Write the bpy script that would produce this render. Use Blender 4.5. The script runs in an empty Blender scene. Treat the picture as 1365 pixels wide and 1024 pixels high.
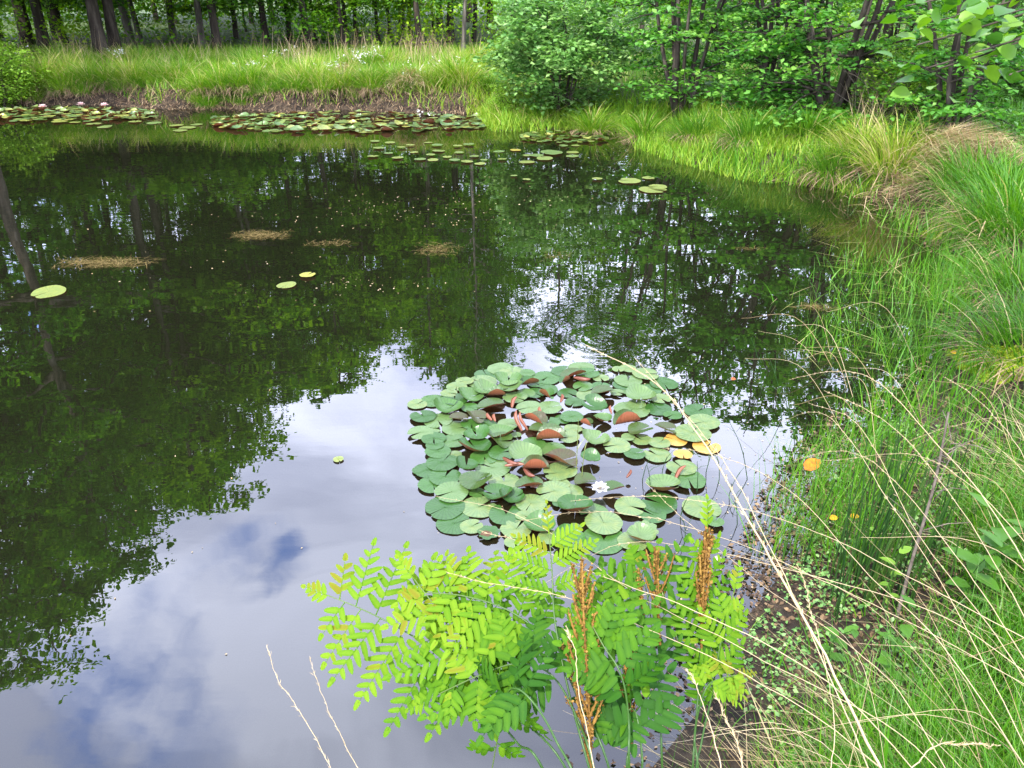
import bpy, math, random
import numpy as np
from mathutils import Vector, Matrix
random.seed(7); R = np.random.default_rng(7)
PI = math.pi
sc = bpy.context.scene
COL = sc.collection

# ------------------------------------------------------------------ camera, sky, sun, exposure
H0 = 2.0; PITCH = math.radians(27.07); FPX = 1031.0
cam_d = bpy.data.cameras.new('camera'); cam = bpy.data.objects.new('camera', cam_d); COL.objects.link(cam)
cam.location = (0, 0, H0); cam.rotation_euler = (PI/2 - PITCH, 0, 0)
cam_d.sensor_fit = 'HORIZONTAL'; cam_d.sensor_width = 36; cam_d.lens = 36*FPX/1365
cam_d.clip_start = 0.02; cam_d.clip_end = 1500
sc.camera = cam

SUN_EL, SUN_AZ = math.radians(54), math.radians(-152)      # azimuth from +Y, clockwise: sun behind the camera, to the left
w = bpy.data.worlds.new('World'); sc.world = w; w.use_nodes = True
nt = w.node_tree; nt.nodes.clear(); N = nt.nodes.new; L = nt.links.new
out = N('ShaderNodeOutputWorld'); bg = N('ShaderNodeBackground'); L(bg.outputs[0], out.inputs[0])
bg.inputs[1].default_value = 0.13
sky = N('ShaderNodeTexSky'); sky.sky_type = 'NISHITA'; sky.sun_disc = False
sky.sun_elevation = SUN_EL; sky.sun_rotation = SUN_AZ; sky.air_density = 1.2; sky.dust_density = .6
tc = N('ShaderNodeTexCoord'); sep = N('ShaderNodeSeparateXYZ'); L(tc.outputs['Generated'], sep.inputs[0])
def wm(op, a, b=None):
    n = N('ShaderNodeMath'); n.operation = op
    for i, v in enumerate((a, b)):
        if v is None: continue
        if isinstance(v, (int, float)): n.inputs[i].default_value = v
        else: L(v, n.inputs[i])
    return n.outputs[0]
den = wm('ADD', wm('MAXIMUM', sep.outputs[2], 0.0), 0.22)
comb = N('ShaderNodeCombineXYZ'); L(wm('DIVIDE', sep.outputs[0], den), comb.inputs[0]); L(wm('DIVIDE', sep.outputs[1], den), comb.inputs[1])
cn = N('ShaderNodeTexNoise'); cn.inputs['Scale'].default_value = 1.5; cn.inputs['Detail'].default_value = 7; cn.inputs['Roughness'].default_value = .5; cn.inputs['Distortion'].default_value = .35
mapp = N('ShaderNodeMapping'); mapp.inputs['Location'].default_value = (3.3, 1.9, 0); mapp.inputs['Scale'].default_value = (1, 1.15, 1)
L(comb.outputs[0], mapp.inputs[0]); L(mapp.outputs[0], cn.inputs['Vector'])
cr = N('ShaderNodeValToRGB'); L(cn.outputs[0], cr.inputs[0])
cr.color_ramp.elements[0].position = .20; cr.color_ramp.elements[0].color = (0, 0, 0, 1)
cr.color_ramp.elements[1].position = .34; cr.color_ramp.elements[1].color = (1, 1, 1, 1)
cn2 = N('ShaderNodeTexNoise'); cn2.inputs['Scale'].default_value = 2.4; cn2.inputs['Detail'].default_value = 5; cn2.inputs['Distortion'].default_value = .6; L(mapp.outputs[0], cn2.inputs['Vector'])
cr2 = N('ShaderNodeValToRGB'); L(cn2.outputs[0], cr2.inputs[0])
cr2.color_ramp.elements[0].position = .4; cr2.color_ramp.elements[0].color = (11.5, 12.5, 17.5, 1)
cr2.color_ramp.elements[1].position = .6; cr2.color_ramp.elements[1].color = (21, 22.3, 28.5, 1)
mix = N('ShaderNodeMix'); mix.data_type = 'RGBA'; 
# a few torn blue openings in the cloud deck
hz_ = cr.outputs[0]
dn = N('ShaderNodeTexNoise'); dn.inputs['Scale'].default_value = 8; dn.inputs['Detail'].default_value = 5; L(tc.outputs['Generated'], dn.inputs['Vector'])
for (u, v, rad, amt) in ((330, 715, .055, .8), (375, 735, .035, .65), (150, 915, .075, .85), (90, 935, .05, .6), (55, 900, .03, .5), (590, 385, .08, .7), (520, 400, .05, .7), (40, 420, .1, .8), (250, 1010, .06, .4)):
    r_ = ((u-682.5)/1031, math.cos(PITCH)+(512-v)/1031*math.sin(PITCH), -math.sin(PITCH)+(512-v)/1031*math.cos(PITCH)); dv = Vector((r_[0], r_[1], -r_[2])).normalized()
    vd = N('ShaderNodeVectorMath'); vd.operation = 'DISTANCE'; L(tc.outputs['Generated'], vd.inputs[0]); vd.inputs[1].default_value = dv
    q = wm('ADD', vd.outputs['Value'], wm('MULTIPLY', wm('SUBTRACT', dn.outputs[0], .5), max(rad, .05)*4.6))
    mr = N('ShaderNodeMapRange'); mr.interpolation_type = 'SMOOTHSTEP'; L(q, mr.inputs[0]); mr.inputs[1].default_value = rad*.0; mr.inputs[2].default_value = rad*1.5; mr.inputs[3].default_value = 1-amt; mr.inputs[4].default_value = 1
    hz_ = wm('MULTIPLY', hz_, mr.outputs[0])
L(hz_, mix.inputs[0])
grd = N('ShaderNodeMapRange'); L(sep.outputs[2], grd.inputs[0]); grd.inputs[1].default_value = .35; grd.inputs[2].default_value = .8; grd.inputs[3].default_value = 1.3; grd.inputs[4].default_value = .66
vm = N('ShaderNodeVectorMath'); vm.operation = 'SCALE'; L(cr2.outputs[0], vm.inputs[0]); L(grd.outputs[0], vm.inputs['Scale'])
vb = N('ShaderNodeVectorMath'); vb.operation = 'MULTIPLY'; L(sky.outputs[0], vb.inputs[0]); vb.inputs[1].default_value = (1.5, 2.3, 4.2); L(vb.outputs[0], mix.inputs[6]); L(vm.outputs[0], mix.inputs[7])
L(mix.outputs[2], bg.inputs[0])

sd = bpy.data.lights.new('sun', 'SUN'); sd.energy = 4.8; sd.angle = math.radians(2.5); sd.color = (1, .95, .86)
so = bpy.data.objects.new('sun', sd); COL.objects.link(so)
so.rotation_euler = Vector((-math.sin(SUN_AZ)*math.cos(SUN_EL), -math.cos(SUN_AZ)*math.cos(SUN_EL), -math.sin(SUN_EL))).to_track_quat('-Z', 'Y').to_euler()
sc.view_settings.view_transform = 'Standard'; sc.view_settings.look = 'None'
sc.view_settings.exposure = 0.72; sc.view_settings.gamma = 1
sc.render.engine = 'CYCLES'
cy = sc.cycles; cy.use_denoising = True; cy.max_bounces = 8; cy.transparent_max_bounces = 24; cy.diffuse_bounces = 3; cy.glossy_bounces = 4; cy.transmission_bounces = 4
cy.sample_clamp_indirect = 12
try: cy.denoiser = 'OPENIMAGEDENOISE'
except Exception: pass

# ------------------------------------------------------------------ helpers
CP, SP = math.cos(PITCH), math.sin(PITCH)
def ray(u, v):
    r = (u-682.5)/FPX; q = (512-v)/FPX
    return np.array([r, CP+q*SP, -SP+q*CP])
def gp(u, v, z=0.0):                       # pixel -> point at height z
    d = ray(u, v); t = (z-H0)/d[2]; return np.array([0, 0, H0]) + d*t
def yp(u, v, Y):                           # pixel -> point at depth Y
    d = ray(u, v); return np.array([0, 0, H0]) + d*(Y/d[1])

def tag(o, label=None, cat=None, group=None, kind=None):
    if label: o['label'] = label
    if cat: o['category'] = cat
    if group: o['group'] = group
    if kind: o['kind'] = kind
    return o
def empty(name, loc=(0, 0, 0), rz=0):
    o = bpy.data.objects.new(name, None); COL.objects.link(o); o.location = loc; o.rotation_euler = (0, 0, rz)
    o.empty_display_size = .1
    return o
def copy_tree(o, parent=None):
    c = o.copy(); COL.objects.link(c); c.parent = parent
    for ch in list(KIDS.get(o.name, [])):
        k = copy_tree(ch, c); KIDS.setdefault(c.name, []).append(k)
    return c
KIDS = {}
def mk(name, V, F, mat, parent=None, tint=None, smooth=False):
    """V (n,3) verts, F (m,4) quads or list of index arrays"""
    me = bpy.data.meshes.new(name)
    V = np.asarray(V, dtype=np.float32).reshape(-1, 3)
    if isinstance(F, np.ndarray):
        me.vertices.add(len(V)); me.vertices.foreach_set('co', V.ravel())
        k = F.shape[1]
        me.loops.add(F.size); me.loops.foreach_set('vertex_index', F.ravel().astype(np.int32))
        me.polygons.add(len(F)); me.polygons.foreach_set('loop_start', np.arange(0, F.size, k, dtype=np.int32))
        try: me.polygons.foreach_set('loop_total', np.full(len(F), k, dtype=np.int32))
        except Exception: pass
        me.update(calc_edges=True)
    else:
        me.from_pydata([tuple(v) for v in V.tolist()], [], F); me.update()
    if smooth: me.polygons.foreach_set('use_smooth', np.ones(len(me.polygons), dtype=bool))
    if tint is not None:
        a = me.attributes.new('tint', 'FLOAT', 'POINT'); a.data.foreach_set('value', np.asarray(tint, dtype=np.float32))
    if mat: me.materials.append(mat)
    o = bpy.data.objects.new(name, me); COL.objects.link(o)
    if parent is not None:
        o.parent = parent; KIDS.setdefault(parent.name, []).append(o)
    return o
class Geo:
    def __init__(s): s.V = []; s.F = []; s.T = []; s.n = 0
    def add(s, V, F, T=None):
        V = np.asarray(V, float).reshape(-1, 3); s.V.append(V); s.F.append(np.asarray(F, int)+s.n)
        t = np.zeros(len(V)) if T is None else np.broadcast_to(np.asarray(T, float), (len(V),))
        s.T.append(t); s.n += len(V)
    def build(s, name, mat, parent=None, smooth=False):
        return mk(name, np.concatenate(s.V), np.concatenate(s.F), mat, parent, np.concatenate(s.T), smooth)

def spline(P, n):
    """Catmull-Rom through points P, n samples"""
    P = np.asarray(P, float); m = len(P)
    if m == 2: return P[0]+(P[1]-P[0])*np.linspace(0, 1, n)[:, None]
    Q = np.vstack([2*P[0]-P[1], P, 2*P[-1]-P[-2]])
    s = np.linspace(0, m-1-1e-9, n); i = s.astype(int); t = (s-i)[:, None]
    a, b, c, d = Q[i], Q[i+1], Q[i+2], Q[i+3]
    return .5*((2*b)+(-a+c)*t+(2*a-5*b+4*c-d)*t*t+(-a+3*b-3*c+d)*t**3)
def tube(P, r, k=5):
    """tube along polyline P with radii r -> V, F(quads)"""
    P = np.asarray(P, float); n = len(P); r = np.broadcast_to(np.asarray(r, float), (n,))
    T = np.gradient(P, axis=0); T /= np.linalg.norm(T, axis=1)[:, None]+1e-12
    ref = np.array([0, 0, 1.0]) if abs(T[:, 2]).mean() < .8 else np.array([1.0, 0, 0])
    A = np.cross(T, ref); A /= np.linalg.norm(A, axis=1)[:, None]+1e-12; B = np.cross(T, A)
    a = np.arange(k)*2*PI/k
    V = P[:, None]+r[:, None, None]*(A[:, None]*np.cos(a)[None, :, None]+B[:, None]*np.sin(a)[None, :, None])
    i = np.arange(n-1)[:, None]; j = np.arange(k)[None]; j2 = (j+1) % k
    F = np.stack([i*k+j, i*k+j2, (i+1)*k+j2, (i+1)*k+j], -1).reshape(-1, 4)
    return V.reshape(-1, 3), F

def blades(base, h, az, lean, curl, wd, K=3, twist=None, taper=1.0):
    """grass blades as ribbons. all arrays length n. returns V, F, (verts per blade)"""
    n = len(base); h, az, lean, curl, wd = [np.broadcast_to(np.asarray(a, float), (n,)) for a in (h, az, lean, curl, wd)]
    s = np.linspace(0, 1, K+1)
    pos = np.zeros((n, K+1, 3)); pos[:, 0] = base
    dirh = np.stack([np.sin(az), np.cos(az), np.zeros(n)], 1)
    for k in range(1, K+1):
        th = lean+curl*((k-.5)/K)
        pos[:, k] = pos[:, k-1]+(h/K)[:, None]*(dirh*np.sin(th)[:, None]+np.array([0, 0, 1.])*np.cos(th)[:, None])
    tw = az+PI/2+(R.normal(0, .7, n) if twist is None else twist)
    wv = np.stack([np.sin(tw), np.cos(tw), np.zeros(n)], 1)
    prof = (1-.92*s**(1.6*taper))*np.where(s == 0, .75, 1)
    off = wv[:, None]*(wd[:, None]*.5*prof[None])[:, :, None]
    V = np.stack([pos-off, pos+off], 2).reshape(-1, 3)
    b = (np.arange(n)*(K+1)*2)[:, None]; k = (np.arange(K)*2)[None]
    F = np.stack([b+k, b+k+1, b+k+3, b+k+2], -1).reshape(-1, 4)
    return V, F, (K+1)*2

def cards(P, size, up=1.0, asp=.55, fold=.12):
    """leaf quads at P; up: bias of normals to +Z"""
    n = len(P); size = np.broadcast_to(np.asarray(size, float), (n,))
    nr = R.normal(0, 1, (n, 3)); nr[:, 2] = abs(nr[:, 2])+up; nr /= np.linalg.norm(nr, axis=1)[:, None]
    a = R.normal(0, 1, (n, 3)); a -= nr*(a*nr).sum(1)[:, None]; a /= np.linalg.norm(a, axis=1)[:, None]; b = np.cross(nr, a)
    s = size[:, None]
    V = np.stack([P-a*s*.5, P+b*s*.5*asp-a*s*.05+nr*s*fold, P+a*s*.5, P-b*s*.5*asp-a*s*.05+nr*s*fold], 1).reshape(-1, 3)
    F = (np.arange(n)*4)[:, None]+np.arange(4)[None]
    return V, F

# ------------------------------------------------------------------ materials
def newmat(name):
    m = bpy.data.materials.new(name); m.use_nodes = True; m.node_tree.nodes.clear(); return m, m.node_tree
def ramp(nt, fac, stops):
    r = nt.nodes.new('ShaderNodeValToRGB'); e = r.color_ramp.elements
    while len(e) < len(stops): e.new(.5)
    for el, (p, c) in zip(e, stops): el.position = p; el.color = (*c, 1)
    nt.links.new(fac, r.inputs[0]); return r.outputs[0]
def leafmat(name, stops, trans=.35, rough=.5, spec=.35, objvar=.0, back=None, noise=None, tcol=1.35):
    m, nt = newmat(name); n = nt.nodes.new; l = nt.links.new
    at = n('ShaderNodeAttribute'); at.attribute_name = 'tint'; fac = at.outputs['Fac']
    if noise:
        t = n('ShaderNodeTexCoord'); nz = n('ShaderNodeTexNoise'); nz.inputs['Scale'].default_value = noise[0]; nz.inputs['Detail'].default_value = 4
        l(t.outputs['Object'], nz.inputs['Vector'])
        mm = n('ShaderNodeMath'); mm.operation = 'MULTIPLY_ADD'; l(nz.outputs[0], mm.inputs[0]); mm.inputs[1].default_value = noise[1]; 
        ad = n('ShaderNodeMath'); ad.operation = 'SUBTRACT'; l(fac, ad.inputs[0]); ad.inputs[1].default_value = noise[1]*.5; l(ad.outputs[0], mm.inputs[2]); fac = mm.outputs[0]
    if objvar:
        oi = n('ShaderNodeObjectInfo'); mm = n('ShaderNodeMath'); mm.operation = 'MULTIPLY_ADD'; l(oi.outputs['Random'], mm.inputs[0]); mm.inputs[1].default_value = objvar
        ad = n('ShaderNodeMath'); ad.operation = 'SUBTRACT'; l(fac, ad.inputs[0]); ad.inputs[1].default_value = objvar*.5; l(ad.outputs[0], mm.inputs[2]); fac = mm.outputs[0]
    c = ramp(nt, fac, stops)
    if back:
        g = n('ShaderNodeNewGeometry'); mx = n('ShaderNodeMix'); mx.data_type = 'RGBA'; l(g.outputs['Backfacing'], mx.inputs[0]); l(c, mx.inputs[6]); mx.inputs[7].default_value = (*back, 1); c = mx.outputs[2]
    p = n('ShaderNodeBsdfPrincipled'); l(c, p.inputs['Base Color']); p.inputs['Roughness'].default_value = rough; p.inputs['Specular IOR Level'].default_value = spec
    o = n('ShaderNodeOutputMaterial')
    if trans > 0:
        tr = n('ShaderNodeBsdfTranslucent'); hs = n('ShaderNodeHueSaturation'); hs.inputs['Saturation'].default_value = 1.15; hs.inputs['Value'].default_value = tcol; l(c, hs.inputs['Color']); l(hs.outputs[0], tr.inputs[0])
        mx = n('ShaderNodeMixShader'); mx.inputs[0].default_value = trans; l(p.outputs[0], mx.inputs[1]); l(tr.outputs[0], mx.inputs[2]); l(mx.outputs[0], o.inputs[0])
    else: l(p.outputs[0], o.inputs[0])
    return m
def noisemat(name, stops, scale=5, detail=8, rough=.9, bump=0, stretch=(1, 1, 1), spec=.2, coord='Object'):
    m, nt = newmat(name); n = nt.nodes.new; l = nt.links.new
    t = n('ShaderNodeTexCoord'); mp = n('ShaderNodeMapping'); mp.inputs['Scale'].default_value = stretch; l(t.outputs[coord], mp.inputs[0])
    nz = n('ShaderNodeTexNoise'); nz.inputs['Scale'].default_value = scale; nz.inputs['Detail'].default_value = detail; nz.inputs['Roughness'].default_value = .62; l(mp.outputs[0], nz.inputs['Vector'])
    c = ramp(nt, nz.outputs[0], stops)
    p = n('ShaderNodeBsdfPrincipled'); l(c, p.inputs['Base Color']); p.inputs['Roughness'].default_value = rough; p.inputs['Specular IOR Level'].default_value = spec
    if bump:
        b = n('ShaderNodeBump'); b.inputs['Distance'].default_value = bump; l(nz.outputs[0], b.inputs['Height']); l(b.outputs[0], p.inputs['Normal'])
    o = n('ShaderNodeOutputMaterial'); l(p.outputs[0], o.inputs[0]); return m

GR = [(0, (.04, .14, .01)), (.35, (.07, .225, .01)), (.6, (.15, .3, .015)), (.8, (.33, .3, .12)), (1, (.52, .42, .24))]
M = {}
M['grass'] = leafmat('grass_blades', GR, .35, .42, .4)
M['grass_far'] = leafmat('grass_bank', [(0, (.04, .15, .01)), (.35, (.12, .28, .014)), (.6, (.26, .38, .03)), (.8, (.42, .38, .12)), (1, (.55, .45, .24))], .35, .5, .3)
M['straw'] = leafmat('dry_straw', [(0, (.27, .19, .085)), (.5, (.38, .28, .14)), (1, (.52, .42, .26))], .15, .6, .3)
M['litter'] = leafmat('leaf_litter', [(0, (.015, .01, .006)), (.5, (.055, .033, .018)), (.85, (.13, .08, .04)), (1, (.24, .16, .08))], .05, .7, .3)
M['mat'] = leafmat('reed_mat', [(0, (.06, .045, .012)), (.5, (.15, .11, .035)), (1, (.27, .2, .085))], .1, .8, .1)
M['thatch'] = leafmat('dead_thatch', [(0, (.09, .055, .035)), (.5, (.24, .16, .1)), (1, (.45, .34, .2))], .1, .8, .1)
M['leaf_tree'] = leafmat('tree_leaves', [(0, (.03, .11, .01)), (.5, (.08, .22, .018)), (1, (.2, .38, .03))], .4, .45, .35, .55)
M['leaf_bush'] = leafmat('bush_leaves', [(0, (.06, .17, .035)), (.5, (.17, .34, .08)), (1, (.38, .54, .2))], .32, .4, .45, .15)
M['leaf_shrub'] = leafmat('shrub_leaves', [(0, (.04, .15, .025)), (.5, (.11, .3, .045)), (1, (.27, .48, .09))], .35, .4, .45, .2)
M['leaf_under'] = leafmat('undergrowth_leaves', [(0, (.06, .19, .012)), (.5, (.18, .42, .02)), (1, (.38, .6, .03))], .42, .5, .3)  # sunlit look put into the colour, as the crowns keep the sun out
M['leaf_lime'] = leafmat('lime_leaves', [(0, (.09, .2, .02)), (.5, (.22, .4, .04)), (1, (.4, .58, .09))], .35, .45, .3)
M['leaf_hazel'] = leafmat('hazel_leaves', [(0, (.04, .13, .015)), (.5, (.085, .22, .018)), (1, (.18, .33, .035))], .42, .4, .4, noise=(14, .35))
M['bark'] = noisemat('bark', [(.3, (.02, .016, .012)), (.5, (.055, .043, .033)), (.7, (.12, .1, .08))], 9, 8, .95, .02, (1, 1, .18))
M['bark_grey'] = noisemat('bark_grey', [(.3, (.06, .052, .042)), (.5, (.13, .115, .09)), (.7, (.25, .22, .18))], 9, 8, .95, .02, (1, 1, .18))
M['fern'] = leafmat('fern_fronds', [(0, (.02, .075, .01)), (.3, (.03, .11, .01)), (.6, (.085, .21, .008)), (.85, (.175, .3, .014)), (1, (.2, .19, .015))], .42, .6, .12, noise=(45, .14), tcol=1.1)
M['fertile'] = leafmat('fern_fertile', [(0, (.07, .035, .008)), (.5, (.2, .1, .018)), (1, (.28, .17, .035))], .1, .7, .2)
M['stalk'] = leafmat('green_stalks', [(0, (.012, .045, .008)), (.5, (.04, .1, .015)), (1, (.2, .22, .06))], .1, .4, .4)
M['pad'] = leafmat('lily_pad', [(0, (.018, .065, .01)), (.35, (.04, .115, .018)), (.6, (.11, .18, .06)), (.85, (.3, .3, .06)), (1, (.42, .25, .05))], .06, .33, .55, back=(.16, .06, .025), noise=(30, .22))
M['pad_brown'] = leafmat('lily_pad_bronze', [(0, (.06, .035, .015)), (.5, (.04, .085, .016)), (1, (.1, .12, .025))], .06, .33, .5, back=(.23, .075, .035), noise=(30, .5))
M['pad_roll'] = leafmat('lily_leaf_rolled', [(0, (.12, .035, .02)), (.5, (.2, .07, .04)), (1, (.32, .13, .07))], .05, .4, .5, noise=(40, .5))
M['petal'] = leafmat('white_petal', [(0, (.55, .53, .5)), (1, (.68, .66, .63))], .25, .5, .3)
M['petal_pink'] = leafmat('pink_petal', [(0, (.8, .55, .55)), (1, (.9, .7, .68))], .25, .5, .3)
M['yellow_core'] = leafmat('stamens', [(0, (.8, .55, .05)), (1, (.85, .6, .08))], 0, .6, .2)
M['orange_leaf'] = leafmat('autumn_leaf', [(0, (.5, .09, .03)), (.5, (.62, .2, .012)), (1, (.7, .4, .02))], .3, .45, .35, noise=(45, 1.3))
M['moss'] = noisemat('moss', [(.3, (.1, .17, .01)), (.5, (.26, .36, .015)), (.7, (.42, .5, .03))], 30, 8, .95, .03)
M['twig'] = noisemat('grey_twig', [(.3, (.06, .045, .035)), (.6, (.17, .14, .11))], 30, 4, .9)

def add_veins(m, amp=.0006, k=24):
    nt = m.node_tree; n = nt.nodes.new; l = nt.links.new; t = n('ShaderNodeTexCoord'); sp = n('ShaderNodeSeparateXYZ'); l(t.outputs['Object'], sp.inputs[0])
    def mt(op, a, b=None):
        q = n('ShaderNodeMath'); q.operation = op
        for i, v in enumerate((a, b)):
            if v is None: continue
            if isinstance(v, (int, float)): q.inputs[i].default_value = v
            else: l(v, q.inputs[i])
        return q.outputs[0]
    nz = n('ShaderNodeTexNoise'); nz.inputs['Scale'].default_value = 22; nz.inputs['Detail'].default_value = 5; l(t.outputs['Object'], nz.inputs['Vector'])
    a = mt('ADD', mt('ARCTAN2', sp.outputs[1], sp.outputs[0]), mt('MULTIPLY', nz.outputs[0], .25))
    v = mt('POWER', mt('ABSOLUTE', mt('SINE', mt('MULTIPLY', a, k/2))), .35)
    h = mt('ADD', mt('MULTIPLY', v, amp), mt('MULTIPLY', nz.outputs[0], .006))
    b = n('ShaderNodeBump'); b.inputs['Distance'].default_value = 1; b.inputs['Strength'].default_value = .8; l(h, b.inputs['Height'])
    for nd in nt.nodes:
        if nd.type == 'BSDF_PRINCIPLED':
            l(b.outputs[0], nd.inputs['Normal']); cl = nd.inputs['Base Color'].links[0].from_socket
            mx = n('ShaderNodeMix'); mx.data_type = 'RGBA'; mx.blend_type = 'MULTIPLY'; mx.inputs[0].default_value = .45; l(cl, mx.inputs[6]); l(v, mx.inputs[7]); l(mx.outputs[2], nd.inputs['Base Color'])
add_veins(M['pad']); add_veins(M['pad_brown'])
# ground: colour depends on real zones (wet mud by the water, litter, turf)
def ground_mat():
    m, nt = newmat('ground_soil'); n = nt.nodes.new; l = nt.links.new
    t = n('ShaderNodeTexCoord')
    def nz(s, d=8):
        a = n('ShaderNodeTexNoise'); a.inputs['Scale'].default_value = s; a.inputs['Detail'].default_value = d; a.inputs['Roughness'].default_value = .65; l(t.outputs['Object'], a.inputs['Vector']); return a.outputs[0]
    a = ramp(nt, nz(7), [(.3, (.014, .01, .007)), (.48, (.04, .028, .018)), (.62, (.085, .06, .036)), (.8, (.19, .14, .085))])
    b = ramp(nt, nz(1.7), [(.35, (.035, .06, .012)), (.6, (.09, .14, .025))])
    at = n('ShaderNodeAttribute'); at.attribute_name = 'tint'
    mx = n('ShaderNodeMix'); mx.data_type = 'RGBA'; l(at.outputs['Fac'], mx.inputs[0]); l(a, mx.inputs[6]); l(b, mx.inputs[7])
    p = n('ShaderNodeBsdfPrincipled'); l(mx.outputs[2], p.inputs['Base Color']); p.inputs['Roughness'].default_value = .8; p.inputs['Specular IOR Level'].default_value = .3
    bp = n('ShaderNodeBump'); bp.inputs['Distance'].default_value = .06; l(nz(26), bp.inputs['Height']); l(bp.outputs[0], p.inputs['Normal'])
    o = n('ShaderNodeOutputMaterial'); l(p.outputs[0], o.inputs[0]); return m
M['ground'] = ground_mat()

def water_mat():
    m, nt = newmat('pond_water'); n = nt.nodes.new; l = nt.links.new
    t = n('ShaderNodeTexCoord')
    def mt(op, a, b=None, c=None):
        q = n('ShaderNodeMath'); q.operation = op
        for i, v in enumerate((a, b, c)):
            if v is None: continue
            if isinstance(v, (int, float)): q.inputs[i].default_value = v
            else: l(v, q.inputs[i])
        return q.outputs[0]
    def noise(s, d, sx=1, sy=1):
        mp = n('ShaderNodeMapping'); mp.inputs['Scale'].default_value = (sx, sy, 1); l(t.outputs['Object'], mp.inputs[0])
        a = n('ShaderNodeTexNoise'); a.inputs['Scale'].default_value = s; a.inputs['Detail'].default_value = d; l(mp.outputs[0], a.inputs['Vector']); return a.outputs[0]
    h = mt('MULTIPLY', noise(1.6, 2, .55, 1.3), .002)
    patch = mt('MULTIPLY', mt('SUBTRACT', noise(.35, 1), .25), 1.5)
    h = mt('ADD', h, mt('MULTIPLY', mt('MULTIPLY', noise(9, 2, .5, 1.5), .00038), patch))
    for (u, v, lam, amp, dec) in ((800, 452, .085, .00017, .45), (470, 880, .16, .0002, .5), (150, 905, .05, .00002, .14)):
        c = gp(u, v)
        vd = n('ShaderNodeVectorMath'); vd.operation = 'DISTANCE'; l(t.outputs['Object'], vd.inputs[0]); vd.inputs[1].default_value = tuple(c)
        r = mt('ADD', vd.outputs['Value'], mt('MULTIPLY', noise(2.2, 1), .1))
        h = mt('ADD', h, mt('MULTIPLY', mt('MULTIPLY', mt('SINE', mt('MULTIPLY', r, 2*PI/lam)), amp), mt('POWER', 2.718, mt('MULTIPLY', r, -1/dec))))
    b = n('ShaderNodeBump'); b.inputs['Strength'].default_value = 1; b.inputs['Distance'].default_value = 1; l(h, b.inputs['Height'])
    fr = n('ShaderNodeFresnel'); fr.inputs['IOR'].default_value = 2.05; l(b.outputs[0], fr.inputs['Normal'])
    gl = n('ShaderNodeBsdfGlossy'); gl.inputs['Roughness'].default_value = 0.0; gl.inputs['Color'].default_value = (1, 1, 1, 1); l(b.outputs[0], gl.inputs['Normal'])
    tr = n('ShaderNodeBsdfTransparent'); tr.inputs[0].default_value = (.55, .46, .26, 1)
    df = n('ShaderNodeBsdfDiffuse'); df.inputs[0].default_value = (.013, .015, .007, 1)
    m1 = n('ShaderNodeMixShader'); m1.inputs[0].default_value = .5; l(tr.outputs[0], m1.inputs[1]); l(df.outputs[0], m1.inputs[2])
    m2 = n('ShaderNodeMixShader'); l(fr.outputs[0], m2.inputs[0]); l(m1.outputs[0], m2.inputs[1]); l(gl.outputs[0], m2.inputs[2])
    o = n('ShaderNodeOutputMaterial'); l(m2.outputs[0], o.inputs[0]); return m
M['water'] = water_mat()

# ------------------------------------------------------------------ terrain
SHORE_PX = [(0, 139), (90, 141), (150, 140), (220, 146), (300, 145), (380, 150), (470, 147), (560, 152), (640, 152), (665, 175), (760, 172), (850, 182), (858, 200), (930, 222), (1000, 240), (1050, 243),
            (1090, 247), (1140, 258), (1180, 272), (1225, 305), (1265, 345), (1270, 400), (1262, 450), (1240, 480), (1215, 540), (1150, 585), (1098, 640), (1075, 690), (1060, 740), (1010, 800), (975, 870), (930, 930), (895, 975), (860, 1024)]
poly = [tuple(gp(*p)[:2]) for p in SHORE_PX] + [(.22, 1.22), (-.25, 1.05), (-1.2, 1.0), (-2.6, 1.3), (-5, 1.6), (-9, 3.2), (-14, 7), (-17.5, 11), (-17, 14.5), (-13, 16)]
poly = np.array(poly)
def sdist(x, y):
    """signed distance to the shoreline, >0 on land"""
    x = np.asarray(x, float); y = np.asarray(y, float); sh = x.shape; x = x.ravel(); y = y.ravel()
    d = np.full(len(x), 1e9); ins = np.zeros(len(x), bool); n = len(poly)
    for i in range(n):
        ax, ay = poly[i]; bx, by = poly[(i+1) % n]; ex, ey = bx-ax, by-ay
        t = np.clip(((x-ax)*ex+(y-ay)*ey)/(ex*ex+ey*ey), 0, 1)
        d = np.minimum(d, np.hypot(x-ax-t*ex, y-ay-t*ey))
        c = ((ay > y) != (by > y)) & (x < (bx-ax)*(y-ay)/(by-ay+1e-12)+ax); ins ^= c
    return np.where(ins, -d, d).reshape(sh)
_ph = R.uniform(0, 6.28, (24, 2)); _k = R.normal(0, 1, (24, 2))
def wob(x, y, s, k0=0, k=8):
    v = 0
    for i in range(k0, k0+k): v = v+np.sin((_k[i, 0]*x+_k[i, 1]*y)*s+_ph[i, 0])
    return v/k
def sstep(a, b, x): t = np.clip((x-a)/(b-a), 0, 1); return t*t*(3-2*t)
def steepness(x, y):                                    # 1 on the far bank, 0 on the marshy near right shore
    far = sstep(12.3, 13.8, y+.25*np.minimum(x, 0)*0)*(1-sstep(-.9, .1, x))
    right = sstep(2.3, 3.2, x)*sstep(5.2, 6.3, y)*.75
    left = sstep(-5, -8, x)
    return np.clip(np.maximum(np.maximum(far, right), left), 0, 1)
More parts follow.
